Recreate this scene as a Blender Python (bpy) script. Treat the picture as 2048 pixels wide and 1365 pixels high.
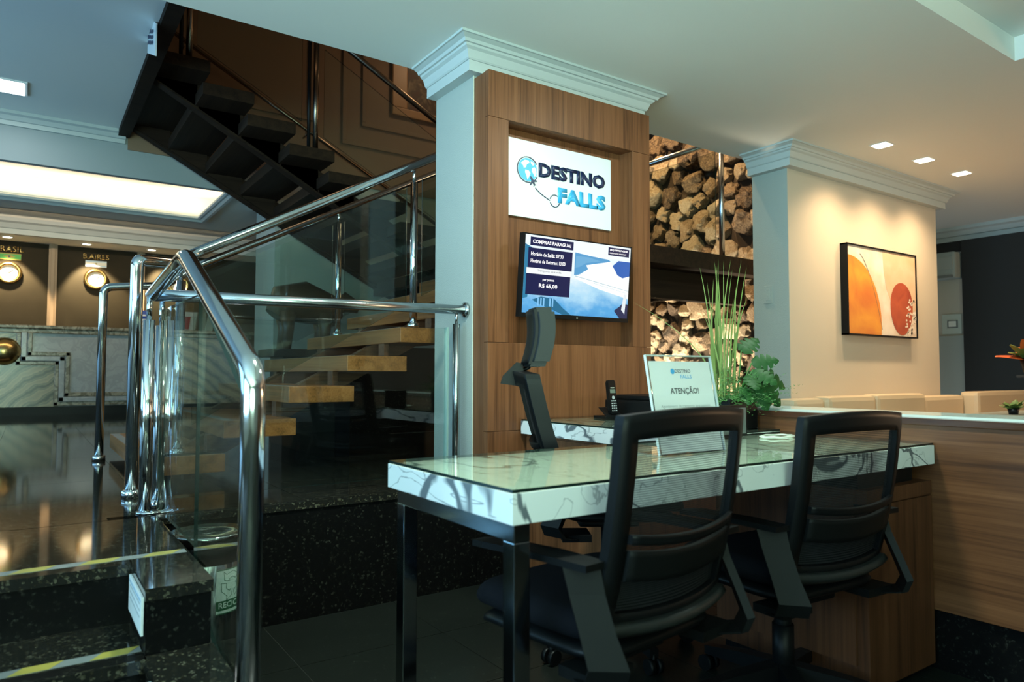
import bpy, bmesh, math, random
from mathutils import Vector, Matrix, noise
random.seed(7)
sc = bpy.context.scene
for o in list(bpy.data.objects): bpy.data.objects.remove(o)
COL = sc.collection
PI = math.pi

# ------------------------------------------------------------------ camera
cd = bpy.data.cameras.new('camera'); cam = bpy.data.objects.new('camera', cd); COL.objects.link(cam)
cd.sensor_width = 36; cd.lens = 1404.174/2048*36; cd.clip_start = .02; cd.clip_end = 80
yw, pt, ro = .60344260, .04729387, .00147381
fw = Vector((math.sin(yw)*math.cos(pt), math.cos(yw)*math.cos(pt), math.sin(pt)))
r0 = Vector((math.cos(yw), -math.sin(yw), 0)); u0 = r0.cross(fw)
rr = r0*math.cos(ro)+u0*math.sin(ro); uu = u0*math.cos(ro)-r0*math.sin(ro)
cam.matrix_world = Matrix(((rr.x, uu.x, -fw.x, 0), (rr.y, uu.y, -fw.y, 0), (rr.z, uu.z, -fw.z, 1.0), (0, 0, 0, 1)))
cd.dof.use_dof = True; cd.dof.focus_distance = 3.3; cd.dof.aperture_fstop = 3.5
sc.camera = cam

# ------------------------------------------------------------------ world, daylight, exposure
sc.view_settings.view_transform = 'Standard'; sc.view_settings.look = 'None'
sc.view_settings.gamma = 1; sc.view_settings.use_curve_mapping = False
sc.view_settings.exposure = 0.0
w = bpy.data.worlds.new('world'); sc.world = w; w.use_nodes = True
w.node_tree.nodes['Background'].inputs[0].default_value = (.55, .75, .85, 1)
w.node_tree.nodes['Background'].inputs[1].default_value = .6

def area(name, loc, aim, sx, sy, power, col, spread=PI):
    l = bpy.data.lights.new(name, 'AREA'); l.shape = 'RECTANGLE'; l.size = sx; l.size_y = sy
    l.energy = power; l.color = col; l.spread = spread
    o = bpy.data.objects.new(name, l); COL.objects.link(o); o.location = loc
    o.rotation_euler = (Vector(aim)-Vector(loc)).to_track_quat('-Z', 'Y').to_euler(); return o
def spot(name, loc, aim, power, col, deg, blend=.6, rad=.03):
    l = bpy.data.lights.new(name, 'SPOT'); l.energy = power; l.color = col; l.spot_size = math.radians(deg)
    l.spot_blend = blend; l.shadow_soft_size = rad
    o = bpy.data.objects.new(name, l); COL.objects.link(o); o.location = loc
    o.rotation_euler = (Vector(aim)-Vector(loc)).to_track_quat('-Z', 'Y').to_euler(); return o
COOL = (.42, .76, 1.0); NEUT = (.84, 1.0, .86); WARM = (1.0, .70, .40); AMB = (1.0, .58, .25)
# daylight through the street windows to the left of and behind the photographer
area('daylight', (-3.05, .6, 1.55), (0, .9, 2.9), 3.0, 1.9, 120, COOL, 2.0)
area('daylight', (-1.4, -3.3, 1.5), (-.3, 0, 3.9), 2.8, 1.8, 185, (.66, 1.0, .77), 1.8)
# fluorescent ceiling panels over the lounge behind the photographer
for px, py, e in ((1.15, 1.62, 58), (2.95, 1.62, 24)):
    area('panel_lamp', (px, py, 2.675), (px, py, 0), .22, .22, e, NEUT)
# daylight from the reception's own street window, left of the picture
area('daylight', (-3.1, 5.3, 1.75), (0, 5.3, 1.9), 4.7, 1.6, 90, (.26, .62, 1.0))
# added warm fill, out of view on the right, to warm the ceiling
area('warm_fill', (8.5, -.6, 1.5), (5, .6, 3.4), 2.5, 1.2, 75, (1, .62, .34))

# ------------------------------------------------------------------ node helpers
def mat(name):
    m = bpy.data.materials.new(name); m.use_nodes = True
    return m, m.node_tree, m.node_tree.nodes['Principled BSDF']
def N(nt, t, **kw):
    n = nt.nodes.new(t)
    for k, v in kw.items(): setattr(n, k, v)
    return n
def sin(n, **kw):
    for k, v in kw.items():
        n.inputs[k.replace('_', ' ')].default_value = v
def rgb(c): return (c[0], c[1], c[2], 1)
def plain(name, col, rough=.5, metal=0, spec=.5, bump=0, bscale=200, var=0, coat=0):
    m, nt, b = mat(name)
    b.inputs['Base Color'].default_value = rgb(col); b.inputs['Roughness'].default_value = rough
    b.inputs['Metallic'].default_value = metal; b.inputs['Specular IOR Level'].default_value = spec
    b.inputs['Coat Weight'].default_value = coat
    tc = N(nt, 'ShaderNodeTexCoord')
    if var:
        n = N(nt, 'ShaderNodeTexNoise'); sin(n, Scale=3, Detail=4); nt.links.new(tc.outputs['Object'], n.inputs['Vector'])
        mx = N(nt, 'ShaderNodeMix', data_type='RGBA'); mx.inputs[6].default_value = rgb([c*(1-var) for c in col]); mx.inputs[7].default_value = rgb([min(1, c*(1+var)) for c in col])
        nt.links.new(n.outputs['Fac'], mx.inputs[0]); nt.links.new(mx.outputs[2], b.inputs['Base Color'])
    if bump:
        n = N(nt, 'ShaderNodeTexNoise'); sin(n, Scale=bscale, Detail=3); nt.links.new(tc.outputs['Object'], n.inputs['Vector'])
        bp = N(nt, 'ShaderNodeBump'); sin(bp, Strength=bump, Distance=.004)
        nt.links.new(n.outputs['Fac'], bp.inputs['Height']); nt.links.new(bp.outputs[0], b.inputs['Normal'])
    return m
def emit(name, col, s):
    m, nt, b = mat(name); b.inputs['Base Color'].default_value = (0, 0, 0, 1)
    b.inputs['Emission Color'].default_value = rgb(col); b.inputs['Emission Strength'].default_value = s
    b.inputs['Roughness'].default_value = .3; return m
def ramp(nt, stops):
    r = N(nt, 'ShaderNodeValToRGB'); e = r.color_ramp.elements
    while len(e) > len(stops): e.remove(e[-1])
    while len(e) < len(stops): e.new(.5)
    for el, (p, c) in zip(e, stops): el.position = p; el.color = rgb(c)
    return r
def wood(name, dark, mid, light, axis='z', rough=.42, sc_=1.0, spec=.3):
    m, nt, b = mat(name); tc = N(nt, 'ShaderNodeTexCoord'); mp = N(nt, 'ShaderNodeMapping')
    s = [26*sc_, 26*sc_, 26*sc_]; s['xyz'.index(axis)] = .7*sc_
    mp.inputs['Scale'].default_value = s; nt.links.new(tc.outputs['Object'], mp.inputs['Vector'])
    oi = N(nt, 'ShaderNodeObjectInfo'); ad = N(nt, 'ShaderNodeVectorMath', operation='ADD'); sl = N(nt, 'ShaderNodeVectorMath', operation='SCALE')
    cmb = N(nt, 'ShaderNodeCombineXYZ')
    for i in range(3): nt.links.new(oi.outputs['Random'], cmb.inputs[i])
    nt.links.new(cmb.outputs[0], sl.inputs[0]); sl.inputs['Scale'].default_value = 40
    nt.links.new(mp.outputs[0], ad.inputs[0]); nt.links.new(sl.outputs[0], ad.inputs[1])
    n = N(nt, 'ShaderNodeTexNoise'); sin(n, Scale=1, Detail=6, Roughness=.62, Distortion=.5); nt.links.new(ad.outputs[0], n.inputs['Vector'])
    mp2 = N(nt, 'ShaderNodeMapping'); s2 = [90*sc_]*3; s2['xyz'.index(axis)] = 2*sc_; mp2.inputs['Scale'].default_value = s2
    nt.links.new(tc.outputs['Object'], mp2.inputs['Vector'])
    n2 = N(nt, 'ShaderNodeTexNoise'); sin(n2, Scale=1.6, Detail=3); nt.links.new(mp2.outputs[0], n2.inputs['Vector'])
    mx = N(nt, 'ShaderNodeMath', operation='MULTIPLY_ADD'); nt.links.new(n2.outputs['Fac'], mx.inputs[0]); mx.inputs[1].default_value = .45; 
    sb = N(nt, 'ShaderNodeMath', operation='MULTIPLY_ADD'); nt.links.new(n.outputs['Fac'], sb.inputs[0]); sb.inputs[1].default_value = .85; sb.inputs[2].default_value = -.14
    nt.links.new(sb.outputs[0], mx.inputs[2])
    r = ramp(nt, [(.28, dark), (.5, mid), (.74, light)]); nt.links.new(mx.outputs[0], r.inputs[0]); nt.links.new(r.outputs[0], b.inputs['Base Color'])
    b.inputs['Roughness'].default_value = rough
    b.inputs['Specular IOR Level'].default_value = spec; bp = N(nt, 'ShaderNodeBump'); sin(bp, Strength=.12, Distance=.002); nt.links.new(mx.outputs[0], bp.inputs['Height']); nt.links.new(bp.outputs[0], b.inputs['Normal'])
    return m
def granite(name, base, fleck, rough, scale=120, amt=.62, gold=None, spec=.5):
    m, nt, b = mat(name); tc = N(nt, 'ShaderNodeTexCoord')
    v = N(nt, 'ShaderNodeTexVoronoi'); sin(v, Scale=scale); nt.links.new(tc.outputs['Object'], v.inputs['Vector'])
    n = N(nt, 'ShaderNodeTexNoise'); sin(n, Scale=scale*.32, Detail=4, Roughness=.7); nt.links.new(tc.outputs['Object'], n.inputs['Vector'])
    sx = N(nt, 'ShaderNodeSeparateColor'); nt.links.new(v.outputs['Color'], sx.inputs[0])
    mu = N(nt, 'ShaderNodeMath', operation='MULTIPLY'); nt.links.new(sx.outputs[0], mu.inputs[0]); nt.links.new(n.outputs['Fac'], mu.inputs[1])
    g = gold or fleck
    r = ramp(nt, [(0, base), (amt-.17, base), (amt-.1, [c*.35 for c in g]), (amt, fleck)])
    nt.links.new(mu.outputs[0], r.inputs[0]); nt.links.new(r.outputs[0], b.inputs['Base Color'])
    b.inputs['Roughness'].default_value = rough; b.inputs['Specular IOR Level'].default_value = spec; return m
def marble(name, base, vein, scale=1.0, rough=.25, wide=.035):
    m, nt, b = mat(name); tc = N(nt, 'ShaderNodeTexCoord'); mp = N(nt, 'ShaderNodeMapping')
    mp.inputs['Rotation'].default_value = (.5, .75, .35); mp.inputs['Scale'].default_value = (2.7*scale, 1.0*scale, 2.7*scale)
    nt.links.new(tc.outputs['Object'], mp.inputs['Vector'])
    def vein_node(s, wd, seed):
        a = N(nt, 'ShaderNodeVectorMath', operation='ADD'); a.inputs[1].default_value = (seed, seed*.7, -seed); nt.links.new(mp.outputs[0], a.inputs[0])
        n = N(nt, 'ShaderNodeTexNoise'); sin(n, Scale=s, Detail=4, Roughness=.45, Distortion=.7); nt.links.new(a.outputs[0], n.inputs['Vector'])
        s1 = N(nt, 'ShaderNodeMath', operation='SUBTRACT'); s1.inputs[1].default_value = .5; nt.links.new(n.outputs['Fac'], s1.inputs[0])
        s2 = N(nt, 'ShaderNodeMath', operation='ABSOLUTE'); nt.links.new(s1.outputs[0], s2.inputs[0])
        mr = N(nt, 'ShaderNodeMapRange'); nt.links.new(s2.outputs[0], mr.inputs[0]); mr.inputs[1].default_value = wd*.45; mr.inputs[2].default_value = wd; mr.inputs[3].default_value = 1; mr.inputs[4].default_value = 0
        return mr
    v1 = vein_node(1.0, wide, 3.1); v2 = vein_node(2.3, wide*.6, 9.4)
    n3 = N(nt, 'ShaderNodeTexNoise'); sin(n3, Scale=2.2, Detail=2); nt.links.new(mp.outputs[0], n3.inputs['Vector'])
    m2 = N(nt, 'ShaderNodeMath', operation='MULTIPLY'); nt.links.new(v2.outputs[0], m2.inputs[0]); nt.links.new(n3.outputs['Fac'], m2.inputs[1])
    mxx = N(nt, 'ShaderNodeMath', operation='MAXIMUM'); nt.links.new(v1.outputs[0], mxx.inputs[0]); nt.links.new(m2.outputs[0], mxx.inputs[1])
    mx = N(nt, 'ShaderNodeMix', data_type='RGBA'); mx.inputs[6].default_value = rgb(base); mx.inputs[7].default_value = rgb(vein)
    nt.links.new(mxx.outputs[0], mx.inputs[0]); nt.links.new(mx.outputs[2], b.inputs['Base Color'])
    b.inputs['Roughness'].default_value = rough; return m
def glassmat(name, tint, refl=1.0, ior=1.45):
    m = bpy.data.materials.new(name); m.use_nodes = True; nt = m.node_tree; nt.nodes.remove(nt.nodes['Principled BSDF'])
    out = nt.nodes['Material Output']; t = N(nt, 'ShaderNodeBsdfTransparent'); t.inputs[0].default_value = rgb(tint)
    g = N(nt, 'ShaderNodeBsdfGlossy'); g.inputs['Roughness'].default_value = .0; g.inputs['Color'].default_value = (refl, refl, refl, 1)
    ge = N(nt, 'ShaderNodeNewGeometry'); mr = N(nt, 'ShaderNodeMapRange'); nt.links.new(ge.outputs['Backfacing'], mr.inputs[0]); mr.inputs[3].default_value = ior; mr.inputs[4].default_value = 1/ior
    f = N(nt, 'ShaderNodeFresnel'); nt.links.new(mr.outputs[0], f.inputs[0]); mx = N(nt, 'ShaderNodeMixShader')
    nt.links.new(f.outputs[0], mx.inputs[0]); nt.links.new(t.outputs[0], mx.inputs[1]); nt.links.new(g.outputs[0], mx.inputs[2]); nt.links.new(mx.outputs[0], out.inputs[0])
    return m

M = {}
M['paint'] = plain('ceiling_paint', (.76, .77, .73), .6, bump=.03, bscale=90)
M['trimp'] = plain('crown_paint', (.50, .545, .54), .5)
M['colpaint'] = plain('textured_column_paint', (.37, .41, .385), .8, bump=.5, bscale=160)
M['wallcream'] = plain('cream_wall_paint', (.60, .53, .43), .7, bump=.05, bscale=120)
M['wallgrey'] = plain('grey_wall_paint', (.40, .42, .38), .75, bump=.3, bscale=60)
M['brownwall'] = plain('brown_wall_paint', (.22, .14, .085), .6)
M['dark'] = plain('dark_grey_panel', (.018, .018, .017), .55)
M['black'] = plain('black_plastic', (.004, .0045, .005), .42, spec=.2)
M['blackm'] = plain('black_matte_plastic', (.0035, .004, .004), .55, spec=.18, bump=.1, bscale=500)
M['rim'] = plain('grey_black_plastic', (.016, .018, .017), .38, spec=.35)
M['fabric'] = plain('black_seat_fabric', (.004, .0045, .007), .9, spec=.15, bump=.4, bscale=700)
M['leather'] = plain('black_leather', (.007, .009, .009), .45, spec=.35, bump=.1, bscale=160)
M['chrome'] = plain('polished_steel', (.62, .65, .66), .10, metal=1)
M['steel'] = plain('brushed_steel', (.50, .53, .54), .22, metal=1)
M['dchrome'] = plain('dark_chrome', (.36, .40, .43), .14, metal=1)
M['darksteel'] = plain('bronzed_steel', (.30, .24, .19), .25, metal=1)
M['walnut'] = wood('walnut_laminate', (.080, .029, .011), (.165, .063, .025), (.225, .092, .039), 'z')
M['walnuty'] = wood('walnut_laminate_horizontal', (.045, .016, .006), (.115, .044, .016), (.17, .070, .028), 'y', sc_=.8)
M['walnut_shaded'] = wood('shaded_walnut', (.040, .015, .007), (.085, .031, .013), (.115, .045, .02), 'z')  # panel walnut darkened; the shade under the desk is in its colour
M['walnutd'] = wood('walnut_cap', (.03, .012, .007), (.07, .028, .014), (.11, .05, .025), 'y', rough=.2)
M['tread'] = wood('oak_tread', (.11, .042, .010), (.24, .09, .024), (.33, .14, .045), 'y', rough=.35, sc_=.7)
M['tread_shade'] = wood('shaded_oak_tread', (.012, .007, .005), (.022, .013, .008), (.034, .02, .011), 'y', rough=.6, sc_=.7, spec=.12)  # oak for upper flight and landing, with their shade put into the colour
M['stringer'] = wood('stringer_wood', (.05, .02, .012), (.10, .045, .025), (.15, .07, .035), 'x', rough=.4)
M['stringer_shade'] = wood('shaded_stringer_wood', (.011, .006, .0045), (.02, .012, .008), (.03, .018, .011), 'x', rough=.65, spec=.1)  # stringer wood darkened the same way, shade included in its colour
M['granw'] = granite('black_granite_wall', (.004, .004, .004), (.028, .028, .023), .30, 130, .58, spec=.12)
M['granf'] = granite('black_granite_floor_tile', (.010, .012, .010), (.035, .042, .034), .28, 150, .60, spec=.25)
M['grant'] = granite('polished_granite', (.012, .012, .010), (.085, .08, .055), .07, 160, .52, (.06, .05, .03))
M['grout'] = plain('grout', (.24, .25, .22), .8)
M['marble'] = marble('white_marble', (.78, .80, .80), (.14, .16, .18), scale=1.25, wide=.0145)
M['marblec'] = marble('grey_counter_marble', (.36, .38, .38), (.31, .33, .33), 2.2, .15, .06)
m, nt, bs = mat('banded_green_marble'); tc = N(nt, 'ShaderNodeTexCoord'); mp = N(nt, 'ShaderNodeMapping'); mp.inputs['Rotation'].default_value = (0, .62, 0); nt.links.new(tc.outputs['Object'], mp.inputs[0])
wv_ = N(nt, 'ShaderNodeTexWave', wave_type='BANDS', bands_direction='Z'); sin(wv_, Scale=2.2, Distortion=6.5, Detail=4, Detail_Scale=1.1); nt.links.new(mp.outputs[0], wv_.inputs['Vector'])
r = ramp(nt, [(0, (.05, .055, .045)), (.25, (.20, .18, .12)), (.5, (.11, .115, .09)), (.75, (.32, .27, .17)), (1, (.24, .21, .14))]); nt.links.new(wv_.outputs['Fac'], r.inputs[0]); nt.links.new(r.outputs[0], bs.inputs['Base Color']); bs.inputs['Roughness'].default_value = .18; M['marbleg'] = m
M['mould'] = marble('stone_moulding', (.30, .27, .20), (.14, .12, .08), 3, .2, .08)
M['glass'] = glassmat('clear_glass', (.93, .97, .95)); M['lglass'] = glassmat('landing_glass', (.86, .88, .84), .35); M['dglass'] = glassmat('smoked_glass', (.80, .86, .83), 1.0)
M['aglass'] = glassmat('acrylic', (.985, .99, .99), .8); M['tglass'] = glassmat('table_glass', (.93, .98, .92), 1.0)
M['gedge'] = plain('glass_edge', (.006, .02, .017), .15)
M['gedgel'] = plain('pale_glass_edge', (.25, .38, .36), .1)
M['white'] = plain('white_board', (.80, .84, .84), .35)
M['paper'] = plain('paper', (.93, .96, .97), .6)
M['navy'] = plain('navy_letters', (.010, .022, .075), .35); M['cyan'] = plain('cyan_letters', (.05, .42, .80), .35)
M['cyang'] = plain('globe_blue', (.06, .45, .85), .4); M['greyt'] = plain('grey_print', (.10, .11, .12), .6); M['lgreyt'] = plain('light_grey_print', (.40, .43, .45), .6)
M['yellow'] = plain('yellow_tape', (.40, .32, .06), .45); M['greytape'] = plain('grey_tape', (.20, .21, .20), .5)
M['beige'] = plain('beige_leather', (.62, .50, .34), .5, bump=.05, bscale=90)
M['gold'] = plain('brass', (.62, .42, .16), .25, metal=1)
M['green'] = plain('green_print', (.008, .11, .04), .5); M['mint'] = plain('mint_sticker', (.62, .78, .70), .45)
M['ceram'] = plain('pale_slab', (.62, .66, .58), .12)
M['leafd'] = plain('dark_leaf', (.012, .058, .012), .5, spec=.2, var=.4); M['leafl'] = plain('grass_leaf', (.15, .22, .05), .45, var=.35); M['fern'] = plain('fern_green', (.03, .14, .02), .5, var=.4)
M['terra'] = plain('orange_bloom', (.55, .10, .02), .5)
M['bronze'] = plain('brown_sculpture', (.09, .05, .025), .35, var=.6)
M['lamp'] = emit('lamp_warm', (1, .86, .62), 14); M['lampw'] = emit('lamp_white', (.92, 1, .97), 14)
M['clockf'] = plain('clock_face', (.85, .83, .76), .4)

# ------------------------------------------------------------------ mesh helpers
class MB:
    def __init__(s): s.bm = bmesh.new(); s.mats = []; s.cur = 0; s.uv = None
    def use(s, m):
        if m not in s.mats: s.mats.append(m)
        s.cur = s.mats.index(m); return s
    def _f(s, vs, smooth=False):
        try: f = s.bm.faces.new(vs)
        except ValueError: return None
        f.material_index = s.cur; f.smooth = smooth; return f
    def box(s, x0, x1, y0, y1, z0, z1, bev=0, mtx=None):
        co = [(x, y, z) for x in (x0, x1) for y in (y0, y1) for z in (z0, z1)]
        vs = [s.bm.verts.new((mtx @ Vector(c)) if mtx else c) for c in co]
        fs = [s._f([vs[i] for i in q]) for q in ((0, 1, 3, 2), (4, 6, 7, 5), (0, 4, 5, 1), (2, 3, 7, 6), (0, 2, 6, 4), (1, 5, 7, 3))]
        if bev:
            es = list({e for f in fs for e in f.edges})
            r = bmesh.ops.bevel(s.bm, geom=es, offset=bev, segments=2, affect='EDGES', profile=.6)
            for f in r['faces']: f.material_index = s.cur
        return s
    def ring(s, c, a, b, r, n): return [s.bm.verts.new(c+(a*math.cos(t*2*PI/n)+b*math.sin(t*2*PI/n))*r) for t in range(n)]
    def tube(s, pts, r, n=16, caps=True, closed=False):
        pts = [Vector(p) for p in pts]; k = len(pts); rs = r if isinstance(r, (list, tuple)) else [r]*k; rings = []; up = None
        for i, p in enumerate(pts):
            d0 = (p-pts[i-1]).normalized() if (i or closed) else None; d1 = (pts[(i+1) % k]-p).normalized() if (i < k-1 or closed) else None
            t = ((d0 or d1)+(d1 or d0)).normalized(); sc_ = 1
            if d0 and d1: sc_ = 1/max(.35, t.dot(d0))
            if up is None: up = t.orthogonal().normalized()
            a = (up-t*up.dot(t)).normalized(); b = t.cross(a); up = a
            if d0 and d1 and sc_ > 1.001:
                ax = d0.cross(d1).normalized(); bis = t.cross(ax)
                rg = []
                for q in range(n):
                    o = (a*math.cos(q*2*PI/n)+b*math.sin(q*2*PI/n))*rs[i]; o += bis*(o.dot(bis)*(sc_-1)); rg.append(s.bm.verts.new(p+o))
                rings.append(rg)
            else: rings.append(s.ring(p, a, b, rs[i], n))
        for i in range(k-1 if not closed else k):
            A, B = rings[i], rings[(i+1) % k]
            for q in range(n): s._f([A[q], A[(q+1) % n], B[(q+1) % n], B[q]], True)
        if caps and not closed: s._f(list(reversed(rings[0]))); s._f(rings[-1])
        return s
    def lathe(s, prof, c=(0, 0, 0), n=24, axis='z'):
        c = Vector(c); rings = []
        for r, h in prof:
            if r < 1e-6: rings.append([s.bm.verts.new(c+({'z': Vector((0, 0, h)), 'y': Vector((0, h, 0)), 'x': Vector((h, 0, 0))}[axis]))]); continue
            rg = []
            for q in range(n):
                u, v = r*math.cos(q*2*PI/n), r*math.sin(q*2*PI/n)
                rg.append(s.bm.verts.new(c+({'z': Vector((u, v, h)), 'y': Vector((u, h, v)), 'x': Vector((h, u, v))}[axis])))
            rings.append(rg)
        for A, B in zip(rings, rings[1:]):
            for q in range(n):
                a = [A[q % len(A)], A[(q+1) % n % len(A)]] if len(A) > 1 else [A[0]]; b = [B[(q+1) % n], B[q]] if len(B) > 1 else [B[0]]
                if len(a+b) > 2: s._f(a+b, True)
        return s
    def prism(s, poly, d, smooth=False):
        """poly: 3D points of one face, d: extrusion vector"""
        d = Vector(d); a = [s.bm.verts.new(p) for p in poly]; b = [s.bm.verts.new(Vector(p)+d) for p in poly]; k = len(a)
        s._f(a); s._f(list(reversed(b)))
        for i in range(k): s._f([a[i], b[i], b[(i+1) % k], a[(i+1) % k]], smooth)
        return s
    def sweep(s, prof, path, closed=False):
        """prof: [(out, z)] ; path: [(x, y)] outward to the right of travel; mitred"""
        k = len(path); rings = []
        for i in range(k):
            p = Vector(path[i]); a = (p-Vector(path[i-1])).normalized() if (i or closed) else None
            b = (Vector(path[(i+1) % k])-p).normalized() if (i < k-1 or closed) else None
            na = Vector((a.y, -a.x)) if a else None; nb = Vector((b.y, -b.x)) if b else None
            n_ = ((na or nb)+(nb or na)).normalized(); n_ = n_/max(.3, n_.dot(na or nb))
            rings.append([s.bm.verts.new((p.x+n_.x*o, p.y+n_.y*o, z)) for o, z in prof])
        for i in range(k if closed else k-1):
            A, B = rings[i], rings[(i+1) % k]
            for q in range(len(prof)-1): s._f([A[q], B[q], B[q+1], A[q+1]])
        if not closed: s._f(rings[0]); s._f(list(reversed(rings[-1])))
        return s
    def grid(s, nu, nv, fn, th=0, keep=None, smooth=True, uvs=None):
        """solid or single sheet over u,v in 0..1 ; fn -> (point, normal)"""
        P = [[fn(i/nu, j/nv) for j in range(nv+1)] for i in range(nu+1)]
        top = {}; bot = {}
        def V(i, j, side):
            d = top if side else bot
            if (i, j) not in d: p, n_ = P[i][j]; d[(i, j)] = s.bm.verts.new(Vector(p)+Vector(n_)*(th/2 if side else -th/2))
            return d[(i, j)]
        cells = {(i, j) for i in range(nu) for j in range(nv) if keep is None or keep((i+.5)/nu, (j+.5)/nv)}
        for i, j in cells:
            c = [(i, j), (i+1, j), (i+1, j+1), (i, j+1)]
            f = s._f([V(a, b, 1) for a, b in c], smooth)
            if uvs and f:
                if s.uv is None: s.uv = s.bm.loops.layers.uv.new('uv')
                for l, (a, b) in zip(f.loops, c): l[s.uv].uv = uvs(a/nu, b/nv)
            if th:
                s._f([V(a, b, 0) for a, b in reversed(c)], smooth)
                for q, (di, dj) in enumerate(((0, -1), (1, 0), (0, 1), (-1, 0))):
                    if (i+di, j+dj) not in cells:
                        a, b = c[q], c[(q+1) % 4]; s._f([V(*b, 1), V(*a, 1), V(*a, 0), V(*b, 0)])
        return s
    def build(s, name, m=None, parent=None, smooth=None):
        if m and not s.mats: s.mats = [m]
        bmesh.ops.recalc_face_normals(s.bm, faces=s.bm.faces)
        me = bpy.data.meshes.new(name); s.bm.to_mesh(me); s.bm.free()
        for q in s.mats: me.materials.append(q)
        if smooth:
            for p in me.polygons: p.use_smooth = True
        return put(name, me, parent)
def put(name, me, parent=None):
    o = bpy.data.objects.new(name, me); COL.objects.link(o)
    if parent is not None: attach(o, parent)
    return o
def attach(o, parent):
    o.parent = parent
    r = parent
    while r.parent: r = r.parent
    if not r.get('_local'): o.matrix_parent_inverse = Matrix.Translation(-parent_loc(parent))
def parent_loc(p): return p.get('_w') and Vector(p['_w']) or Vector((0, 0, 0))
def tag(o, label=None, cat=None, group=None, kind=None):
    if label: o['label'] = label
    if cat: o['category'] = cat
    if group: o['group'] = group
    if kind: o['kind'] = kind
    return o
def thing(name, label, cat, loc, group=None, local=False, rz=0):
    """Empty at the base. Parts are in world coordinates, or in the thing's own when local."""
    o = bpy.data.objects.new(name, None); COL.objects.link(o); o.location = loc; o.empty_display_size = .1
    if local: o['_local'] = 1; o.rotation_euler = (0, 0, rz)
    else: o['_w'] = tuple(loc)
    return tag(o, label, cat, group)
def B(*a, bev=0, mtx=None): return MB().box(*a, bev=bev, mtx=mtx)
def pic(name, poly2, org, xd, yd, m, parent=None, th=.0006, off=0):
    """flat print: polygon given in the plane's own 2D coordinates"""
    org, xd, yd = Vector(org), Vector(xd).normalized(), Vector(yd).normalized(); n_ = xd.cross(yd)
    b = MB(); b.prism([org+xd*p[0]+yd*p[1]+n_*off for p in poly2], n_*th); return b.build(name, m, parent)
def rect(x0, y0, x1, y1): return [(x0, y0), (x1, y0), (x1, y1), (x0, y1)]
def circ(cx, cy, r, n=32, ry=None): return [(cx+r*math.cos(i*2*PI/n), cy+(ry or r)*math.sin(i*2*PI/n)) for i in range(n)]
def text(name, body, size, org, xd, yd, m, parent=None, align='LEFT', bold=0, ext=.0005, width=None, height=None):
    org, xd, yd = Vector(org), Vector(xd).normalized(), Vector(yd).normalized(); n_ = xd.cross(yd)
    c = bpy.data.curves.new(name, 'FONT'); c.body = body; c.size = size; c.align_x = align; c.offset = bold*size; c.extrude = 0; c.resolution_u = 2
    t = bpy.data.objects.new(name, c); COL.objects.link(t)
    dg = bpy.context.evaluated_depsgraph_get(); dg.update(); me = bpy.data.meshes.new_from_object(t.evaluated_get(dg)); bpy.data.objects.remove(t)
    bm = bmesh.new(); bm.from_mesh(me)
    if ext > 0:
        r = bmesh.ops.extrude_face_region(bm, geom=bm.faces[:]); bmesh.ops.translate(bm, verts=[v for v in r['geom'] if isinstance(v, bmesh.types.BMVert)], vec=(0, 0, ext))
    xs = [v.co.x for v in bm.verts] or [0]; ys = [v.co.y for v in bm.verts] or [0]; sx = sy = 1
    if width: sx = sy = width/(max(xs)-min(xs))
    if height: sy = height/(max(ys)-min(ys))
    mtx = Matrix((xd.to_tuple()+(org.x,), yd.to_tuple()+(org.y,), n_.to_tuple()+(org.z,), (0, 0, 0, 1)))
    m3 = Matrix((xd, yd, n_)).transposed()
    x00 = min(xs) if width else 0; y00 = min(ys) if height else 0
    for v in bm.verts: v.co = org + m3 @ Vector(((v.co.x-x00)*sx, (v.co.y-y00)*sy, v.co.z))
    bmesh.ops.recalc_face_normals(bm, faces=bm.faces)
    bm.to_mesh(me); bm.free(); me.materials.clear(); me.materials.append(m); me.name = name
    return put(name, me, parent)
def S(o): return tag(o, kind='structure')
def arcpts(c, r, a0, a1, n): return [(c[0]+r*math.cos(a0+(a1-a0)*i/n), c[1]+r*math.sin(a0+(a1-a0)*i/n)) for i in range(n+1)]
def bendpath(pts, rad, n=6):
    """round the corners of a 3D polyline"""
    pts = [Vector(p) for p in pts]; out = [pts[0]]
    for a, b, c in zip(pts, pts[1:], pts[2:]):
        d0, d1 = (a-b).normalized(), (c-b).normalized(); r_ = min(rad, (a-b).length*.45, (c-b).length*.45)
        p0, p1 = b+d0*r_, b+d1*r_
        for i in range(n+1):
            t = i/n; out.append(p0*(1-t)**2+b*2*t*(1-t)+p1*t*t)
    out.append(pts[-1]); return out

# ================================================================== SETTING
PZ = .477                      # platform height
ZC, ZL, ZS = 2.69, 3.15, 2.756 # ceilings: lounge, stair side, reception soffit
# floor with tiles
fl = S(B(-3.2, 8.9, -3.5, 2.9, -.06, -.004).build('floor', M['grout']))
tm = None
for i in range(-2, 9):
    for j in range(0, 7):
        x0 = .793+i*.558; y1 = 2.892-j*.463
        o = MB().box(x0+.0015, x0+.5565, y1-.4615, y1-.0015, -.02, 0).build('floor_tile', M['granf'], fl) if tm is None else put('floor_tile', tm, fl)
        if tm is None: tm = o.data; bx, by = x0, y1
        o.location = (x0-bx, y1-by, 0)
for (a, b_, c, d) in ((-3.2, -.327, -3.5, 2.2), (5.817, 8.9, -3.5, 2.9), (-.327, 5.817, -3.5, -.35)):
    B(a, b_, c, d, -.02, 0).build('floor_margin', M['granf'], fl)
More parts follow.
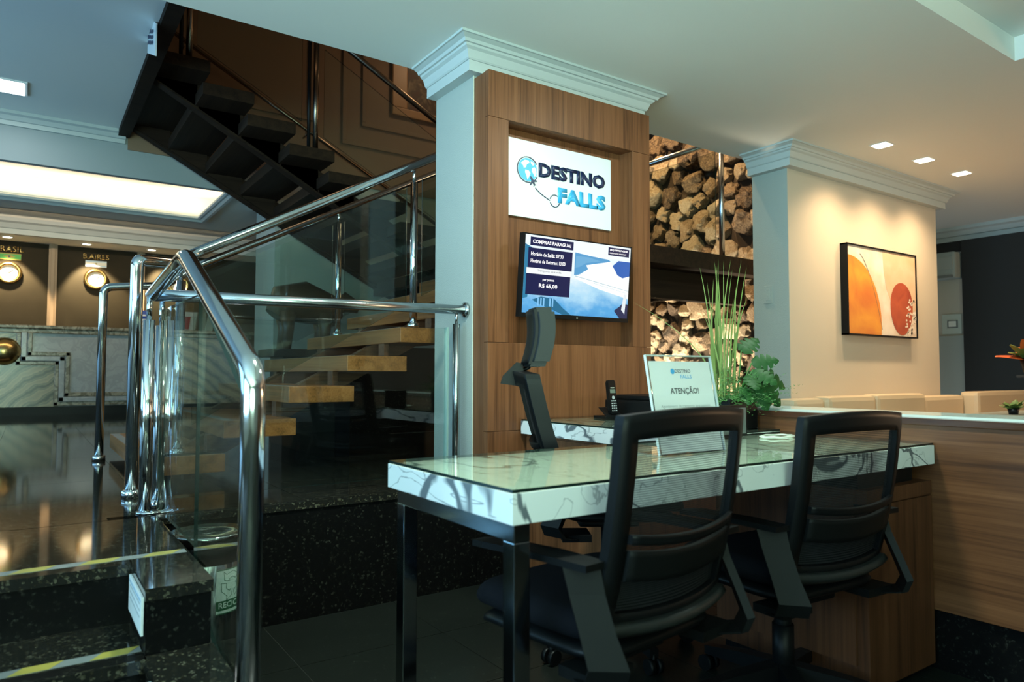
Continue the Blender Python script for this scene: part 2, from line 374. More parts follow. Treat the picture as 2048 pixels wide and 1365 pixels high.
# platform floor
pf = MB(); pf.box(-3.2, .40, 2.225, 11.6, .3, PZ-.004); pf.box(.40, 4.1, 2.905, 3.46, .3, PZ-.004); pf.box(.40, 5.4, 3.46, 11.6, .3, PZ-.004); pf = S(pf.build('floor', M['grout']))
pf2 = None; tmp_ = None
bm_ = B(-3.2, .402, 2.225, 2.892, 0, .3); bm_.box(-3.2, 4.1, 2.905, 3.46, 0, .3); bm_.box(-3.2, 5.4, 3.46, 11.6, 0, .3); bm_.build('floor_base', M['granw'], pf)
for i in range(-3, 6):
    for j in range(0, 10):
        x0 = .402+i*.56; y0 = 2.892+j*.56
        if x0 > 2.5 and j > 4: continue
        o = MB().box(x0+.001, x0+.559, y0+.001, y0+.559, PZ-.02, PZ).build('floor_tile', M['grant'], pf) if tmp_ is None else put('floor_tile', tmp_, pf)
        if tmp_ is None: tmp_ = o.data; bx, by = x0, y0
        o.location = (x0-bx, y0-by, 0)
B(-3.2, -1.28, 2.892, 8.49, PZ-.02, PZ).build('floor_margin', M['grant'], pf)
B(-3.2, 5.4, 8.495, 11.6, PZ-.02, PZ).build('floor_margin', M['grant'], pf)
# granite-clad front of the platform
wp = S(B(.402, 4.1, 2.90, 2.95, 0, PZ-.03).build('wall_platform', M['grout']))
for a, b_ in ((.402, 1.779), (1.781, 3.1), (3.102, 4.1)):
    B(a, b_, 2.88, 2.90, 0, PZ-.03).build('granite_slab', M['granw'], wp)
B(.402, 2.05, 2.872, 2.892, PZ-.03, PZ-.001).build('platform_nosing', M['grant'], wp)

# ceilings
cb = MB()
tx0, tx1, ty0, ty1 = .9, 4.33, -1.2, 1.515
for a in ((-3.2, tx0, -3.5, 3.455), (tx1, 8.9, -3.5, 3.0), (tx0, tx1, -3.5, ty0), (tx0, tx1, ty1, 3.455), (tx1, 8.9, 3.0, 3.455)):
    cb.box(*a, ZC, ZC+.2)
cb.box(5.5, 8.9, 3.455, 5.2, ZC, ZC+.2)
cb.box(tx0, tx1, ty0, ty1, ZC+.13, ZC+.3)
cb.box(-3.2, .68, 3.455, 7.05, ZL, ZL+.28)
cb.box(-3.2, 5.4, 3.42, 3.455, ZC+.02, 5.2)     # side of the lounge ceiling towards the stairwell
cb.box(-1.2, 5.6, 3.4, 7.3, 5.2, 5.3)
ceil = S(cb.build('ceiling', M['paint']))
# reception: soffit with the lit tray, raised strip, second soffit
rx0, rx1, ry0, ry1 = -2.6, 1.62, 7.125, 8.58
cb = MB()
for a in ((-3.2, rx0, 7.12, 9.13), (rx1, 6, 7.12, 9.13), (rx0, rx1, ry1, 9.13)): cb.box(*a, ZS, ZS+.06)
cb.box(rx0-.2, rx1+.2, 7.1, 8.8, 3.04, 3.08); cb.box(rx0-.2, rx1+.18, 8.72, 8.76, ZS+.06, 3.08); cb.box(rx1+.14, rx1+.18, 7.12, 8.76, ZS+.06, 3.08)
cb.box(-3.2, 6, 9.13, 10.95, 3.02, 3.1); cb.box(-3.2, 6, 9.1, 9.13, ZS, 3.1)
cb.box(-3.2, 6, 10.93, 11.6, ZS+.02, ZS+.1); cb.box(-3.2, 6, 10.93, 10.96, ZS+.02, 3.1)
S(cb.build('ceiling', M['paint']))
prof_cr = [(0, 0), (.03, 0), (.035, .05), (.06, .055), (.09, .10), (.13, .115), (.135, .15), (0, .15)]
# tray moulding and its LED strip lights
tr = MB(); tr.sweep([(0, ZS), (0, ZS-.03), (.03, ZS-.03), (.05, ZS-.01), (.07, ZS-.012), (.09, ZS-.001), (.09, ZS+.02), (0, ZS+.05)], [(rx0, ry0), (rx0, ry1), (rx1, ry1), (rx1, ry0)])
S(tr.build('trim_5', M['trimp']))
area('cove_led', (-.5, ry1-.035, ZS+.065), (-.5, ry1-.035, 3.2), 4.1, .03, 15, (1, .78, .50))
area('cove_led', (-.3, 9.2, 2.97), (-.3, 11, 2.9), 4.0, .06, 26, (1, .78, .52))  # added warm fill in the raised strip, brightening the crown bands
area('cove_led', (rx1-.035, 7.85, ZS+.065), (rx1-.035, 7.85, 3.2), .03, 1.3, 5, (1, .78, .50))
# beam / stairwell wall
bw = MB(); bw.use(plain('beam_paint', (.30, .35, .37), .6)).box(-3.2, 1.99, 7.05, 7.12, ZS, 5.2); bw.use(M['wallgrey']); bw.box(1.99, 5.4, 7.05, 7.12, PZ, 5.2); bw.box(1.99, 2.06, 7.12, 7.75, PZ, ZS)
# wall pieces with their own colours: grey below the upper floor, brown above
bm2 = MB(); bm2.box(.68, 5.35, 7.035, 7.05, 3.0, 5.2)
S(bw.build('wall_stair')); udark = S(B(2.28, 5.3, 5.75, 6.10, PZ, 1.24).build('understair_dark_block', M['granw'])); wbn = S(bm2.build('wall_stair_upper', M['brownwall']))  # understair piece is a dark block added to darken the area behind the treads
def frame_mould(x0, x1, z0, z1, wd=.045):
    m_ = MB()
    for a in ((x0, x1, z0, z0+wd), (x0, x1, z1-wd, z1), (x0, x0+wd, z0+wd, z1-wd), (x1-wd, x1, z0+wd, z1-wd)):
        m_.box(a[0], a[1], 7.012, 7.035, a[2], a[3], bev=.006)
    return m_.build('wall_moulding', M['brownwall'], wbn)
frame_mould(2.66, 5.2, 3.43, 5.1); frame_mould(2.88, 5.0, 3.66, 5.0); frame_mould(.95, 2.35, 3.6, 5.1)
cr = MB(); cr.sweep([(o*.7, 3.045+z*.7) for o, z in prof_cr], [(-3.2, 7.05), (.66, 7.05)]); S(cr.build('trim_4', M['trimp']))
cr = MB(); cr.sweep([(o, ZS+.02+z*1.3) for o, z in prof_cr], [(-3.2, 10.93), (5.4, 10.93)]); S(cr.build('trim_6', M['trimp']))
# outer walls
def wall(name, *a, m='wallcream'): return S(B(*a).build(name, M[m]))
wl = MB()
for a in ((-3.3, -3.2, -3.5, -1.0, 0, 3.3), (-3.3, -3.2, 2.2, 2.9, 0, 3.3), (-3.3, -3.2, 7.7, 11.6, 0, 3.3), (-3.3, -3.2, 2.9, 7.7, 0, .95), (-3.3, -3.2, 2.9, 7.7, 2.6, 3.3), (-3.3, -3.2, -1.0, 2.2, 0, .55), (-3.3, -3.2, -1.0, 2.2, 2.5, 3.3)): wl.box(*a)
S(wl.build('wall_left', M['wallgrey']))
wl = MB()
for a in ((-3.2, -2.85, -3.6, -3.5, 0, 2.8), (.05, 8.9, -3.6, -3.5, 0, 2.8), (-2.85, .05, -3.6, -3.5, 0, .55), (-2.85, .05, -3.6, -3.5, 2.45, 2.8)): wl.box(*a)
S(wl.build('wall_back', M['wallgrey']))
for k, (a, b_) in enumerate((((-3.27, -3.23), (-1.0, 2.2)), ((-2.85, .05), (-3.57, -3.53)))):
    wn = MB()
    if k == 0:
        for y in (-1.0, .05, 1.12, 2.15): wn.box(*a, y, y+.05, .55, 2.5)
        wn.box(*a, -1, 2.2, .55, .6); wn.box(*a, -1, 2.2, 2.45, 2.5)
        o = S(wn.build('window_1', M['dark'])); B(-3.252, -3.248, -.95, 2.15, .6, 2.45).build('window_pane', M['glass'], o)
    else:
        for x in (-2.85, -1.85, -.9, 0): wn.box(x, x+.05, *b_, .55, 2.45)
        wn.box(-2.85, .05, *b_, .55, .6); wn.box(-2.85, .05, *b_, 2.4, 2.45)
        o = S(wn.build('window_2', M['dark'])); B(-2.8, 0, -3.552, -3.548, .6, 2.4).build('window_pane', M['glass'], o)
wn = MB()
for y in (2.9, 4.08, 5.27, 6.46, 7.65): wn.box(-3.27, -3.23, y, y+.05, .95, 2.6)
wn.box(-3.27, -3.23, 2.9, 7.7, .95, 1.0); wn.box(-3.27, -3.23, 2.9, 7.7, 2.55, 2.6)
o = S(wn.build('window_3', M['dark'])); B(-3.252, -3.248, 2.95, 7.65, 1.0, 2.55).build('window_pane', M['glass'], o)
wr = S(B(8.8, 8.9, -3.5, 5.2, 0, 2.72).build('wall_right', M['wallcream']))
S(B(5.45, 8.8, 5.1, 5.2, 0, 2.72).build('wall_side', M['wallcream']))
S(B(-3.2, 6, 11.5, 11.6, 0, 3.1).build('wall_reception', plain('olive_black_panel', (.030, .024, .014), .6, spec=.12, var=.3)))
S(B(5.9, 6, 7.05, 11.5, 0, 3.1).build('wall_reception_side', M['wallgrey']))
S(B(-1.2, -1.1, 3.455, 7.05, 3.43, 5.2).build('wall_upper_left', M['brownwall']))

# ------------------------------------------------------------------ columns with crown mouldings
def crown(path, zb, zt, name, pr=.10):
    h = zt-zb-.055
    pf_ = [(0, zb), (.06, zb), (.06, zb+.055), (.066, zb+.055), (.072, zb+.062), (.085, zb+.062+h*.35), (.10, zb+.062+h*.45), (.104, zb+.062+h*.55), (.115, zb+.062+h*.56), (.122, zb+.062+h*.7), (.145, zt-.012), (.155, zt-.012), (.155, zt), (0, zt)]
    c = MB(); c.sweep(pf_, path); return S(c.build(name, M['trimp']))
col1 = tag(B(1.85, 2.97, 3.034, 3.437, 0, ZC).build('column', M['colpaint']), 'pale textured square column behind the wood panelled television wall', 'column')
B(1.845, 1.85, 3.030, 3.034, PZ, 2.536).build('edge_strip', M['ceram'], col1)
col1['label'] = 'pale textured square column behind the wood panelled television wall'
crown([(1.852, 3.44), (1.852, 3.045), (2.97, 3.045), (2.97, 3.44)], 2.536, ZC, 'trim_1')
col2 = tag(B(4.61, 6.90, 3.085, 3.392, 0, ZC).build('column', M['wallcream']), 'wide cream pier carrying the orange abstract picture', 'column')
crown([(4.61, 3.39), (4.61, 3.085), (6.90, 3.085), (6.90, 3.39)], 2.536, ZC, 'trim_2')
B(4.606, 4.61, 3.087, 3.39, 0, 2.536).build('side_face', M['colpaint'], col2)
cr = MB(); cr.sweep([(o, ZC-.15+z) for o, z in prof_cr], [(8.8, 5.0), (8.8, -3.4)]); S(cr.build('trim_3', M['trimp']))

# ================================================================== WOOD PANELLED WALL
pan = thing('wood_wall_panel', 'walnut wood wall panelling with a recessed niche around the television', 'wall panel', (2.4, 2.96, 0))
def panel(x0, x1, z0, z1, y0=2.892, y1=2.93, name='panel'): return B(x0, x1, y0, y1, z0, z1, bev=.0012).build(name, M['walnut'], pan)
panel(1.85, 2.972, 2.287, 2.522); panel(1.85, 1.971, 1.158, 2.285); panel(2.832, 2.972, 1.158, 2.285); panel(1.85, 2.972, .72, 1.156)
panel(1.85, 2.52, 0.02, .718); panel(2.522, 2.972, .02, .718)
B(1.971, 2.832, 2.992, 3.02, 1.158, 2.287).build('niche_back', M['walnut'], pan)
nb = MB(); nb.box(1.851, 1.971, 2.93, 3.033, .02, 2.52); nb.box(2.832, 2.971, 2.93, 3.033, .02, 2.52); nb.box(1.971, 2.832, 2.93, 3.033, 2.287, 2.52); nb.box(1.971, 2.832, 2.93, 3.033, .02, 1.156)
nb.build('core', M['walnut'], pan)

# ------------------------------------------------------------------ company sign
sg = thing('company_sign', 'white sign board lettered DESTINO FALLS with a blue globe', 'sign', (2.38, 2.985, 1.826))
B(2.02, 2.742, 2.976, 2.992, 1.826, 2.237).build('board', M['white'], sg)
X, Z, ys = Vector((1, 0, 0)), Vector((0, 0, 1)), 2.9758
text('lettering', 'DESTINO', .1, (2.222, ys, 2.056), X, Z, M['navy'], sg, bold=.05, ext=.004, width=.473, height=.079)
text('lettering', 'FALLS', .1, (2.353, ys, 1.933), X, Z, M['cyan'], sg, bold=.05, ext=.004, width=.345, height=.086)
def logo(org, k, par, yo=0):
    pic('globe', circ(0, 0, .062*k), org, X, Z, M['cyang'], par, .0006)
    o1 = Vector(org)-Vector((0, .0008*max(k, .5), 0))
    for pl in ([(-.045, .03), (-.02, .05), (.005, .05), (.012, .038), (-.006, .028), (-.012, .010), (-.026, .006), (-.030, .018)],
               [(-.016, -.002), (.006, -.004), (.018, -.016), (.010, -.034), (-.002, -.055), (-.010, -.030), (-.018, -.016)],
               [(.028, .012), (.044, .02), (.056, .01), (.058, -.012), (.046, -.034), (.036, -.016), (.026, -.006)],
               [(.018, .048), (.034, .046), (.044, .034), (.034, .026), (.022, .034)]):
        pic('continent', [(a*k, b*k) for a, b in pl], o1, X, Z, M['white'], par, .0004)
logo((2.150, ys, 2.083), 1, sg)
def strip2(pts, wd):
    L, R_ = [], []
    for i, p in enumerate(pts):
        a = Vector(pts[max(0, i-1)]); b = Vector(pts[min(len(pts)-1, i+1)]); d = (b-a).normalized(); n_ = Vector((-d.y, d.x))*wd/2; L.append(Vector(p)+n_); R_.append(Vector(p)-n_)
    return L, R_
def ribbon(name, pts, wd, org, m, par, th=.003):
    L, R_ = strip2(pts, wd); b = MB(); org = Vector(org)
    for i in range(len(pts)-1):
        q = [L[i], L[i+1], R_[i+1], R_[i]]; b.prism([org+X*p.x+Z*p.y for p in q], (0, -th, 0))
    return b.build(name, m, par)
ribbon('outline', arcpts((0, 0), .068, .55, 4.95, 26), .005, (2.150, ys, 2.083), M['navy'], sg)
ribbon('outline', arcpts((0, 0), .068, -.95, -.45, 5), .005, (2.150, ys, 2.083), M['navy'], sg)
ribbon('flight_path', [(2.190+.107*t, 2.008-.07*t**.62) for t in [i/12 for i in range(1, 13)]], .004, (0, ys, 0), M['navy'], sg)
ribbon('loop', arcpts((2.331, 1.940), .033, 1.0, 2.9, 10)+[], .004, (0, ys, 0), M['navy'], sg)
ribbon('loop', arcpts((2.331, 1.940), .033, 3.5, 6.0, 12), .004, (0, ys, 0), M['navy'], sg)
pl_ = [(0, .034), (.006, .024), (.006, .010), (.026, -.004), (.026, -.010), (.006, -.003), (.004, -.016), (.012, -.024), (0, -.020), (-.012, -.024), (-.004, -.016), (-.006, -.003), (-.026, -.010), (-.026, -.004), (-.006, .010), (-.006, .024)]
ca, sa = math.cos(.55), math.sin(.55)
pic('plane_emblem', [(a*ca-b*sa, a*sa+b*ca) for a, b in pl_], (2.184, ys-.001, 2.022), X, Z, M['navy'], sg, .003)

# ------------------------------------------------------------------ television
tv = thing('television', 'flat television showing the COMPRAS PARAGUAI price slide', 'television', (2.36, 2.99, 1.285))
tl = Vector((0, -.038, .415)).normalized(); tn = X.cross(tl); T0 = Vector((1.994, 2.828, 1.285))
def TVP(u, v): return T0+X*u+tl*v          # metres on the panel face
b = MB(); q = [(0, 0), (.733, 0), (.733, .417), (0, .417)]
b.prism([TVP(*p) for p in q], -tn*.035); b.build('body', M['black'], tv)
b = MB(); b.box(2.24, 2.48, 2.86, 2.90, 1.38, 1.6); b.box(2.33, 2.39, 2.88, 2.992, 1.42, 1.56); b.build('wall_bracket', M['black'], tv)
SX, SY, SW, SH = .011, .022, .711, .388
O = lambda u, v, d=0: TVP(SX+u*SW, SY+v*SH)+tn*(.0008+d)
ES = {}
def scr(name, poly, col, d, s=1.0):
    key = (tuple(col), s)
    if key not in ES: ES[key] = emit('screen_colour', col, s)
    b = MB(); b.prism([O(u, v, d) for u, v in poly], tn*.0001); return b.build(name, ES[key], screen)
# screen picture: river between hills, painted with a soft procedural gradient
m, nt, bs = mat('screen_river'); tc = N(nt, 'ShaderNodeTexCoord'); mp = N(nt, 'ShaderNodeMapping')
mp.inputs['Location'].default_value = (-2.0*1.4, 0, -1.3*2.5); mp.inputs['Scale'].default_value = (1.4, 1, 2.5); nt.links.new(tc.outputs['Object'], mp.inputs[0])
nz = N(nt, 'ShaderNodeTexNoise'); sin(nz, Scale=3.2, Detail=5, Roughness=.6); nt.links.new(mp.outputs[0], nz.inputs['Vector'])
sp = N(nt, 'ShaderNodeSeparateXYZ'); nt.links.new(mp.outputs[0], sp.inputs[0])
ma = N(nt, 'ShaderNodeMath', operation='MULTIPLY_ADD'); nt.links.new(nz.outputs['Fac'], ma.inputs[0]); ma.inputs[1].default_value = .8; nt.links.new(sp.outputs[2], ma.inputs[2])
r = ramp(nt, [(.25, (.02, .22, .62)), (.5, (.10, .42, .80)), (.72, (.45, .75, .95)), (.95, (.85, .96, 1))]); nt.links.new(ma.outputs[0], r.inputs[0])
bs.inputs['Base Color'].default_value = (0, 0, 0, 1); nt.links.new(r.outputs[0], bs.inputs['Emission Color']); bs.inputs['Emission Strength'].default_value = 1.0
b = MB(); b.prism([O(*p) for p in rect(0, 0, 1, 1)], tn*.0001); screen = b.build('screen', m, tv)
WH, NV, HB, HD = (.95, 1, 1), (.008, .012, .075), (.06, .30, .62), (.02, .13, .50)
scr('sky', [(0, 1), (0, .90), (.46, .84), (.7, .80), (1, .84), (1, 1)], (.85, .96, 1), .0002, 1.1)
scr('hills', [(.45, .845), (.6, .82), (.78, .80), (.80, .775), (.70, .74), (.56, .69), (.58, .64), (.52, .56), (.45, .54)], (.10, .36, .66), .0003)
scr('hills', [(.46, .80), (.58, .80), (.70, .765), (.56, .72), (.50, .66), (.46, .64)], (.16, .44, .72), .0004)
scr('hills', [(1, .80), (.88, .80), (.82, .72), (.85, .66), (.875, .60), (.93, .565), (1, .60)], HD, .0003)
scr('river', [(.80, .775), (.70, .74), (.56, .69), (.585, .64), (.50, .56), (.46, .50), (.7, .38), (1, .28), (1, .60), (.93, .565), (.875, .60), (.85, .66), (.82, .72)], WH, .0003, 1.15)
scr('left_bank', [(0, .88), (.06, .84), (.05, .5), (.04, .2), (0, .18)], (.03, .22, .40), .0002)
scr('bridge_line', [(.46, .525), (1, .385), (1, .393), (.46, .535)], (.45, .62, .68), .0005)
scr('bridge_line', [(.62, .46), (.98, .355), (.98, .36), (.62, .466)], (.55, .70, .74), .0005)
scr('bridge_arch', [(.08, .17), (.16, .22), (.28, .20), (.36, .09), (.44, .0), (.36, 0), (.28, .05), (.16, .11)], (.02, .16, .30), .0004)
for x in (.13, .155, .18, .235, .26): scr('bridge_strut', [(x, .10), (x+.012, .095), (x+.012, .20), (x, .205)], (.25, .60, .95), .0006)
scr('pier', [(.935, .12), (.97, .06), (.985, .34), (.955, .34)], (.80, .88, .92), .0006)
scr('dark_shape', [(.86, .10), (.92, .17), (.95, .22), (1, .20), (1, 0), (.92, 0)], (.006, .02, .09), .0005)
scr('slide_box', rect(.042, .865, .43, .975), NV, .0010); scr('slide_box', rect(.028, .58, .425, .835), NV, .0010)
scr('slide_box', rect(.02, .505, .42, .58), WH, .0010); scr('slide_box', rect(.02, .235, .415, .505), NV, .0010)
scr('slide_box', rect(.77, .865, .985, .975), NV, .0010)
WE = emit('screen_white', (1, 1, 1), 1.2); DE = emit('screen_dark', (.12, .14, .2), 1)
def tvt(s_, u, v, wd, h, e=WE, bold=.02): text('slide_text', s_, .02, O(u, v, .0014), X, tl, e, screen, bold=bold, ext=0, width=wd*SW, height=h*SH)
tvt('COMPRAS PARAGUAI', .062, .895, .345, .048, bold=.03); tvt('Horário de Saída: 07:30', .052, .735, .29, .050); tvt('Horário de Retorno: 13:00', .052, .645, .31, .050)
tvt('Transporte ida e volta', .115, .53, .215, .034, DE, 0); tvt('por pessoa', .165, .415, .105, .034); tvt('R$ 65,00', .135, .325, .165, .062, bold=.03)
tvt('(45) 99957-0200', .785, .922, .185, .034, bold=.03); tvt('RESERVAS NO WHATSAPP', .785, .888, .17, .018)
text('badge', 'mi', .012, TVP(.362, .006)+tn*.0005, X, tl, M['ceram'], tv, ext=.0003)

# ================================================================== STEPS WITH CHEEK WALL
st = thing('entrance_steps', 'black speckled granite steps with hazard tape up to the reception platform', 'steps', (-.6, 2.0, 0))
def tread_riser(y0, y1, z, x1=.253):
    B(-3.19, x1, y0, y1, z-.03, z).build('tread', M['grant'], st); B(-3.19, x1, y0+.012, y1, z-.159, z-.03).build('riser', M['granw'], st)
tread_riser(2.207, 2.30, PZ); tread_riser(1.90, 2.219, .318); tread_riser(1.60, 1.912, .159)
for a in ((1.927, 2.95, 0, PZ), (1.60, 1.927, 0, .318), (1.28, 1.60, 0, .159)):
    B(.253, .402, a[0]+.006, a[1], 0, a[3]-.03).build('cheek_block', M['granw'], st); B(.250, .406, a[0], a[1], a[3]-.03, a[3]).build('cheek_cap', M['grant'], st)
B(-3.19, .25, 2.30, 2.9, PZ-.02, PZ).build('tread', M['grant'], st)
def tape(y0, y1, z, x1, off, pit=.2):
    b = MB(); b.use(M['greytape']).box(-2.4, x1, y0, y1, z, z+.0008); b.build('tape', None, st)
    k = 0
    while off-k*pit > -2.4:
        xa = off-k*pit; xb = max(-2.4, xa-pit*.5); s = .03
        c = MB(); c.prism([(min(xa-s, x1), y0, z+.0009), (min(xa, x1), y1, z+.0009), (xb, y1, z+.0009), (xb-s, y0, z+.0009)], (0, 0, .0005)); c.build('tape_stripe', M['yellow'], st); k += 1
tape(2.262, 2.302, PZ, .400, .39, .155); tape(1.965, 2.005, .318, .25, .25, .16)
for y in [1.912+.009*i for i in range(5)]: B(-3.2, .25, y, y+.004, .3175, .319).build('grip_line', M['granw'], st)
def plate(y0, y1, z0, z1, lab):
    o = tag(B(.243, .2495, y0, y1, z0, z1, bev=.001).build('notice_plate', M['white']), lab, 'sign'); 
    for i in range(3): B(.2424, .243, y0+.02, y1-.03, z1-.022-.016*i, z1-.018-.016*i).build('printed_line', M['lgreyt'], o)
    B(.2424, .243, y0+.01, y1-.01, z1-.014, z1-.008).build('printed_band', plain('pale_blue_print', (.35, .48, .60), .5), o); return o
plate(1.94, 2.185, .362, .455, 'white notice plate on the cheek wall beside the upper step')
plate(1.625, 1.85, .185, .285, 'white notice plate on the lower cheek block at the frame bottom')

# ------------------------------------------------------------------ waste bin
bn = thing('waste_bin', 'polished steel bin with dished lid and RECICLAVEL sticker', 'bin', (.545, 2.68, 0))
bx_, by_ = .537, 2.66
b = MB(); b.lathe([(0, .0), (.112, .0), (.115, .02), (.115, .385), (.11, .39)], (bx_, by_, 0), 40); b.build('body', M['chrome'], bn)
b = MB(); b.lathe([(.112, .35), (.118, .352), (.118, .405), (.112, .41)], (bx_, by_, 0), 40); b.build('collar', M['black'], bn)
b = MB(); b.lathe([(.108, .41), (.126, .428), (.128, .445), (.124, .45), (.09, .437), (.05, .425), (.0, .422)], (bx_, by_, 0), 40); b.build('lid', M['chrome'], bn)
def bent(name, a0, a1, z0, z1, r_, m, par, n=14):
    b = MB(); b.grid(n, 1, lambda u, v: (Vector((bx_+r_*math.cos(a0+(a1-a0)*u), by_+r_*math.sin(a0+(a1-a0)*u), z0+(z1-z0)*v)), Vector((0, 0, 0)))); return b.build(name, m, par)
aL, aR = PI*1.5+.06, PI*1.5+1.75
lab = bent('sticker', aL, aR, .185, .335, .1158, M['mint'], bn)
bent('sticker_band', aL, aR, .198, .230, .1162, M['green'], bn); bent('sticker_band', aL, aR, .331, .335, .1162, M['green'], bn); bent('sticker_band', aL, aR, .185, .189, .1162, M['green'], bn)
def wrapped_text(s_, a, z, size, m):
    o = text('sticker_text', s_, size, (0, 0, 0), (1, 0, 0), (0, 1, 0), m, bn, bold=.015, ext=0)
    for v in o.data.vertices:
        t = a+v.co.x/.1166; v.co = Vector((bx_+.1166*math.cos(t), by_+.1166*math.sin(t), z+v.co.y))
wrapped_text('RECICLÁVEL', aL+.06, .206, .027, M['mint'])
b = MB()   # three chasing arrows outlined in green
for k in range(3):
    a = k*2*PI/3+PI/2; R2 = .042
    pts = [(R2*math.cos(a-.75), R2*math.sin(a-.75)), (R2*1.05*math.cos(a-.1), R2*1.05*math.sin(a-.1)), (R2*math.cos(a+.55), R2*math.sin(a+.55)), (R2*1.35*math.cos(a+.62), R2*1.35*math.sin(a+.62)), (R2*.85*math.cos(a+1.05), R2*.85*math.sin(a+1.05)), (R2*.38*math.cos(a+.62), R2*.38*math.sin(a+.62)), (R2*.55*math.cos(a+.55), R2*.55*math.sin(a+.55)), (R2*.6*math.cos(a-.1), R2*.6*math.sin(a-.1)), (R2*.55*math.cos(a-.75), R2*.55*math.sin(a-.75)), (R2*math.cos(a-.75), R2*math.sin(a-.75))]
    for p, q_ in zip(pts, pts[1:]):
        d = Vector((q_[0]-p[0], q_[1]-p[1])); n_ = Vector((-d.y, d.x)).normalized()*.0009
        vs = []
        for e, sg_ in ((p, 1), (q_, 1), (q_, -1), (p, -1)):
            t = aL+.50+(e[0]+n_.x*sg_)/.1164; vs.append(b.bm.verts.new((bx_+.1164*math.cos(t), by_+.1164*math.sin(t), .280+e[1]+n_.y*sg_)))
        b._f(vs)
b.build('recycling_mark', M['green'], bn)

# ================================================================== STAIRCASE
sr = thing('staircase', 'open two flight staircase of thick oak treads on wooden stringers', 'staircase', (1.9, 4.4, PZ))
YN, YF = 3.636, 5.255
for k in range(1, 9):
    zt = 1.2666+.1655*(k-5); xf = 1.737+.3136*(k-5)
    if k == 1: zt = .609; xf = .452
    B(xf, xf+.355, YN, YF, zt-.086, zt, bev=.004).build('tread', M['tread'], sr)
    if k < 8:
        for yy in (3.86, 4.95): B(xf+.315, xf+.345, yy, yy+.08, zt, zt+.1655-.086).build('support_block', M['stringer'], sr)
    B(xf+.004, xf+.05, YN+.02, YF-.02, zt+.0002, zt+.0014).build('grip_strip', M['greytape'], sr)
def stringer(y0, y1, xa, za, xb, zb, h, m, nm='stringer'):
    b = MB(); b.prism([(xa, y0, za), (xb, y0, zb), (xb, y0, zb+h), (xa, y0, za+h)], (0, y1-y0, 0)); return b.build(nm, m, sr)
for yy in (4.1, 4.9): stringer(yy, yy+.07, .70, PZ-.02, 3.05, 1.70, .16, M['stringer'])
# landing of planks with a deep beam under it
for i in range(6): B(3.0+.352*i, 3.0+.352*i+.35, YN, 6.95, 1.825, 1.955, bev=.003).build('landing_plank', M['tread_shade'], sr)
B(3.02, 5.12, YN+.22, YN+.30, 1.60, 1.824).build('landing_beam', M['stringer_shade'], sr); B(4.2, 4.28, YN+.3, 6.9, 1.60, 1.824).build('landing_beam', M['stringer_shade'], sr)
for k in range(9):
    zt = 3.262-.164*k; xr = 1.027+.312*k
    B(xr-.36, xr, 5.336, 6.95, zt-.088, zt, bev=.003).build('tread', M['tread_shade'], sr)
    for yy in (5.62, 6.84):
        ln = lambda x_: 3.17-.5429*(x_-.695)
        b = MB(); b.prism([(xr-.335, yy, zt-.088), (xr-.035, yy, zt-.088), (xr-.035, yy, ln(xr-.035)), (xr-.335, yy, min(ln(xr-.335), zt-.10))], (0, .088, 0)); b.build('support_block', M['stringer_shade'], sr)
for yy in (5.62, 6.86): stringer(yy, yy+.09, .695, 3.15, 3.35, 3.15-.5429*2.655, .20, M['stringer_shade'])
B(.60, .69, 3.46, 7.03, 3.10, 3.43).build('floor_edge_board', M['stringer_shade'], sr)

# ------------------------------------------------------------------ handrails
def collar(b, x, y, z, r=.025): b.lathe([(r, 0), (r+.012, 0), (r+.012, .03), (r, .034)], (x, y, z), 20)
def rail(name, label, loc, pts, r, m, bend=.05): 
    t = thing(name, label, 'handrail', loc); MB().tube(bendpath(pts, bend, 8), r, 20).build('rail', m, t); return t
def post(t, x, y, z0, z1, r, m, cap=True, thin=.1):
    b = MB(); b.tube([(x, y, z0), (x, y, z1-thin)], r, 18); b.tube([(x, y, z1-thin), (x, y, z1)], r*.45, 12)
    b.build('post', m, t)
    if cap: c = MB(); collar(c, x, y, z0, r); c.build('base_collar', M['chrome'], t)
def pane(t, quad, th=.008, m='glass', edges=True):
    q = [Vector(p) for p in quad]; n_ = (q[1]-q[0]).cross(q[2]-q[0]).normalized()
    b = MB(); b.use(M[m]); b.prism([p-n_*th/2 for p in q], n_*th)
    b.bm.faces.ensure_lookup_table()
    b.use(M['gedge'])
    for f in list(b.bm.faces)[2:]: f.material_index = b.cur
    return b.build('glass_pane', None, t)
# A: near handrail of the lower flight
A = thing('stair_handrail', 'thick polished steel handrail climbing the near side of the stairs', 'handrail', (.375, 3.386, PZ))
pth = [(.375, 3.386, PZ), (.375, 3.386, 1.490), (.56, 3.56, 1.512), (.635, 3.68, 1.575), (1.985, 3.68, 2.305), (3.0, 3.68, 2.85)]
MB().tube(bendpath(pth[:2]+[pth[2]], .03, 6)[:-1]+bendpath([pth[2], pth[3], pth[4], pth[5]], .06, 6), .026, 22).build('rail', M['chrome'], A)
c = MB(); collar(c, .375, 3.386, PZ, .026); c.build('base_collar', M['chrome'], A)
post(A, 1.848, 3.70, 1.2666, 2.225, .022, M['chrome']); post(A, .60, 3.70, .609, 1.55, .022, M['chrome'])
B(.47, .80, 3.66, 3.74, .609, .621).build('foot_plate', M['chrome'], A)
pane(A, [(.66, 3.70, .75), (1.80, 3.70, 1.40), (1.80, 3.70, 2.10), (.66, 3.70, 1.48)], m='dglass'); pane(A, [(1.90, 3.70, 1.46), (2.95, 3.70, 2.03), (2.95, 3.70, 2.70), (1.90, 3.70, 2.16)], m='dglass')
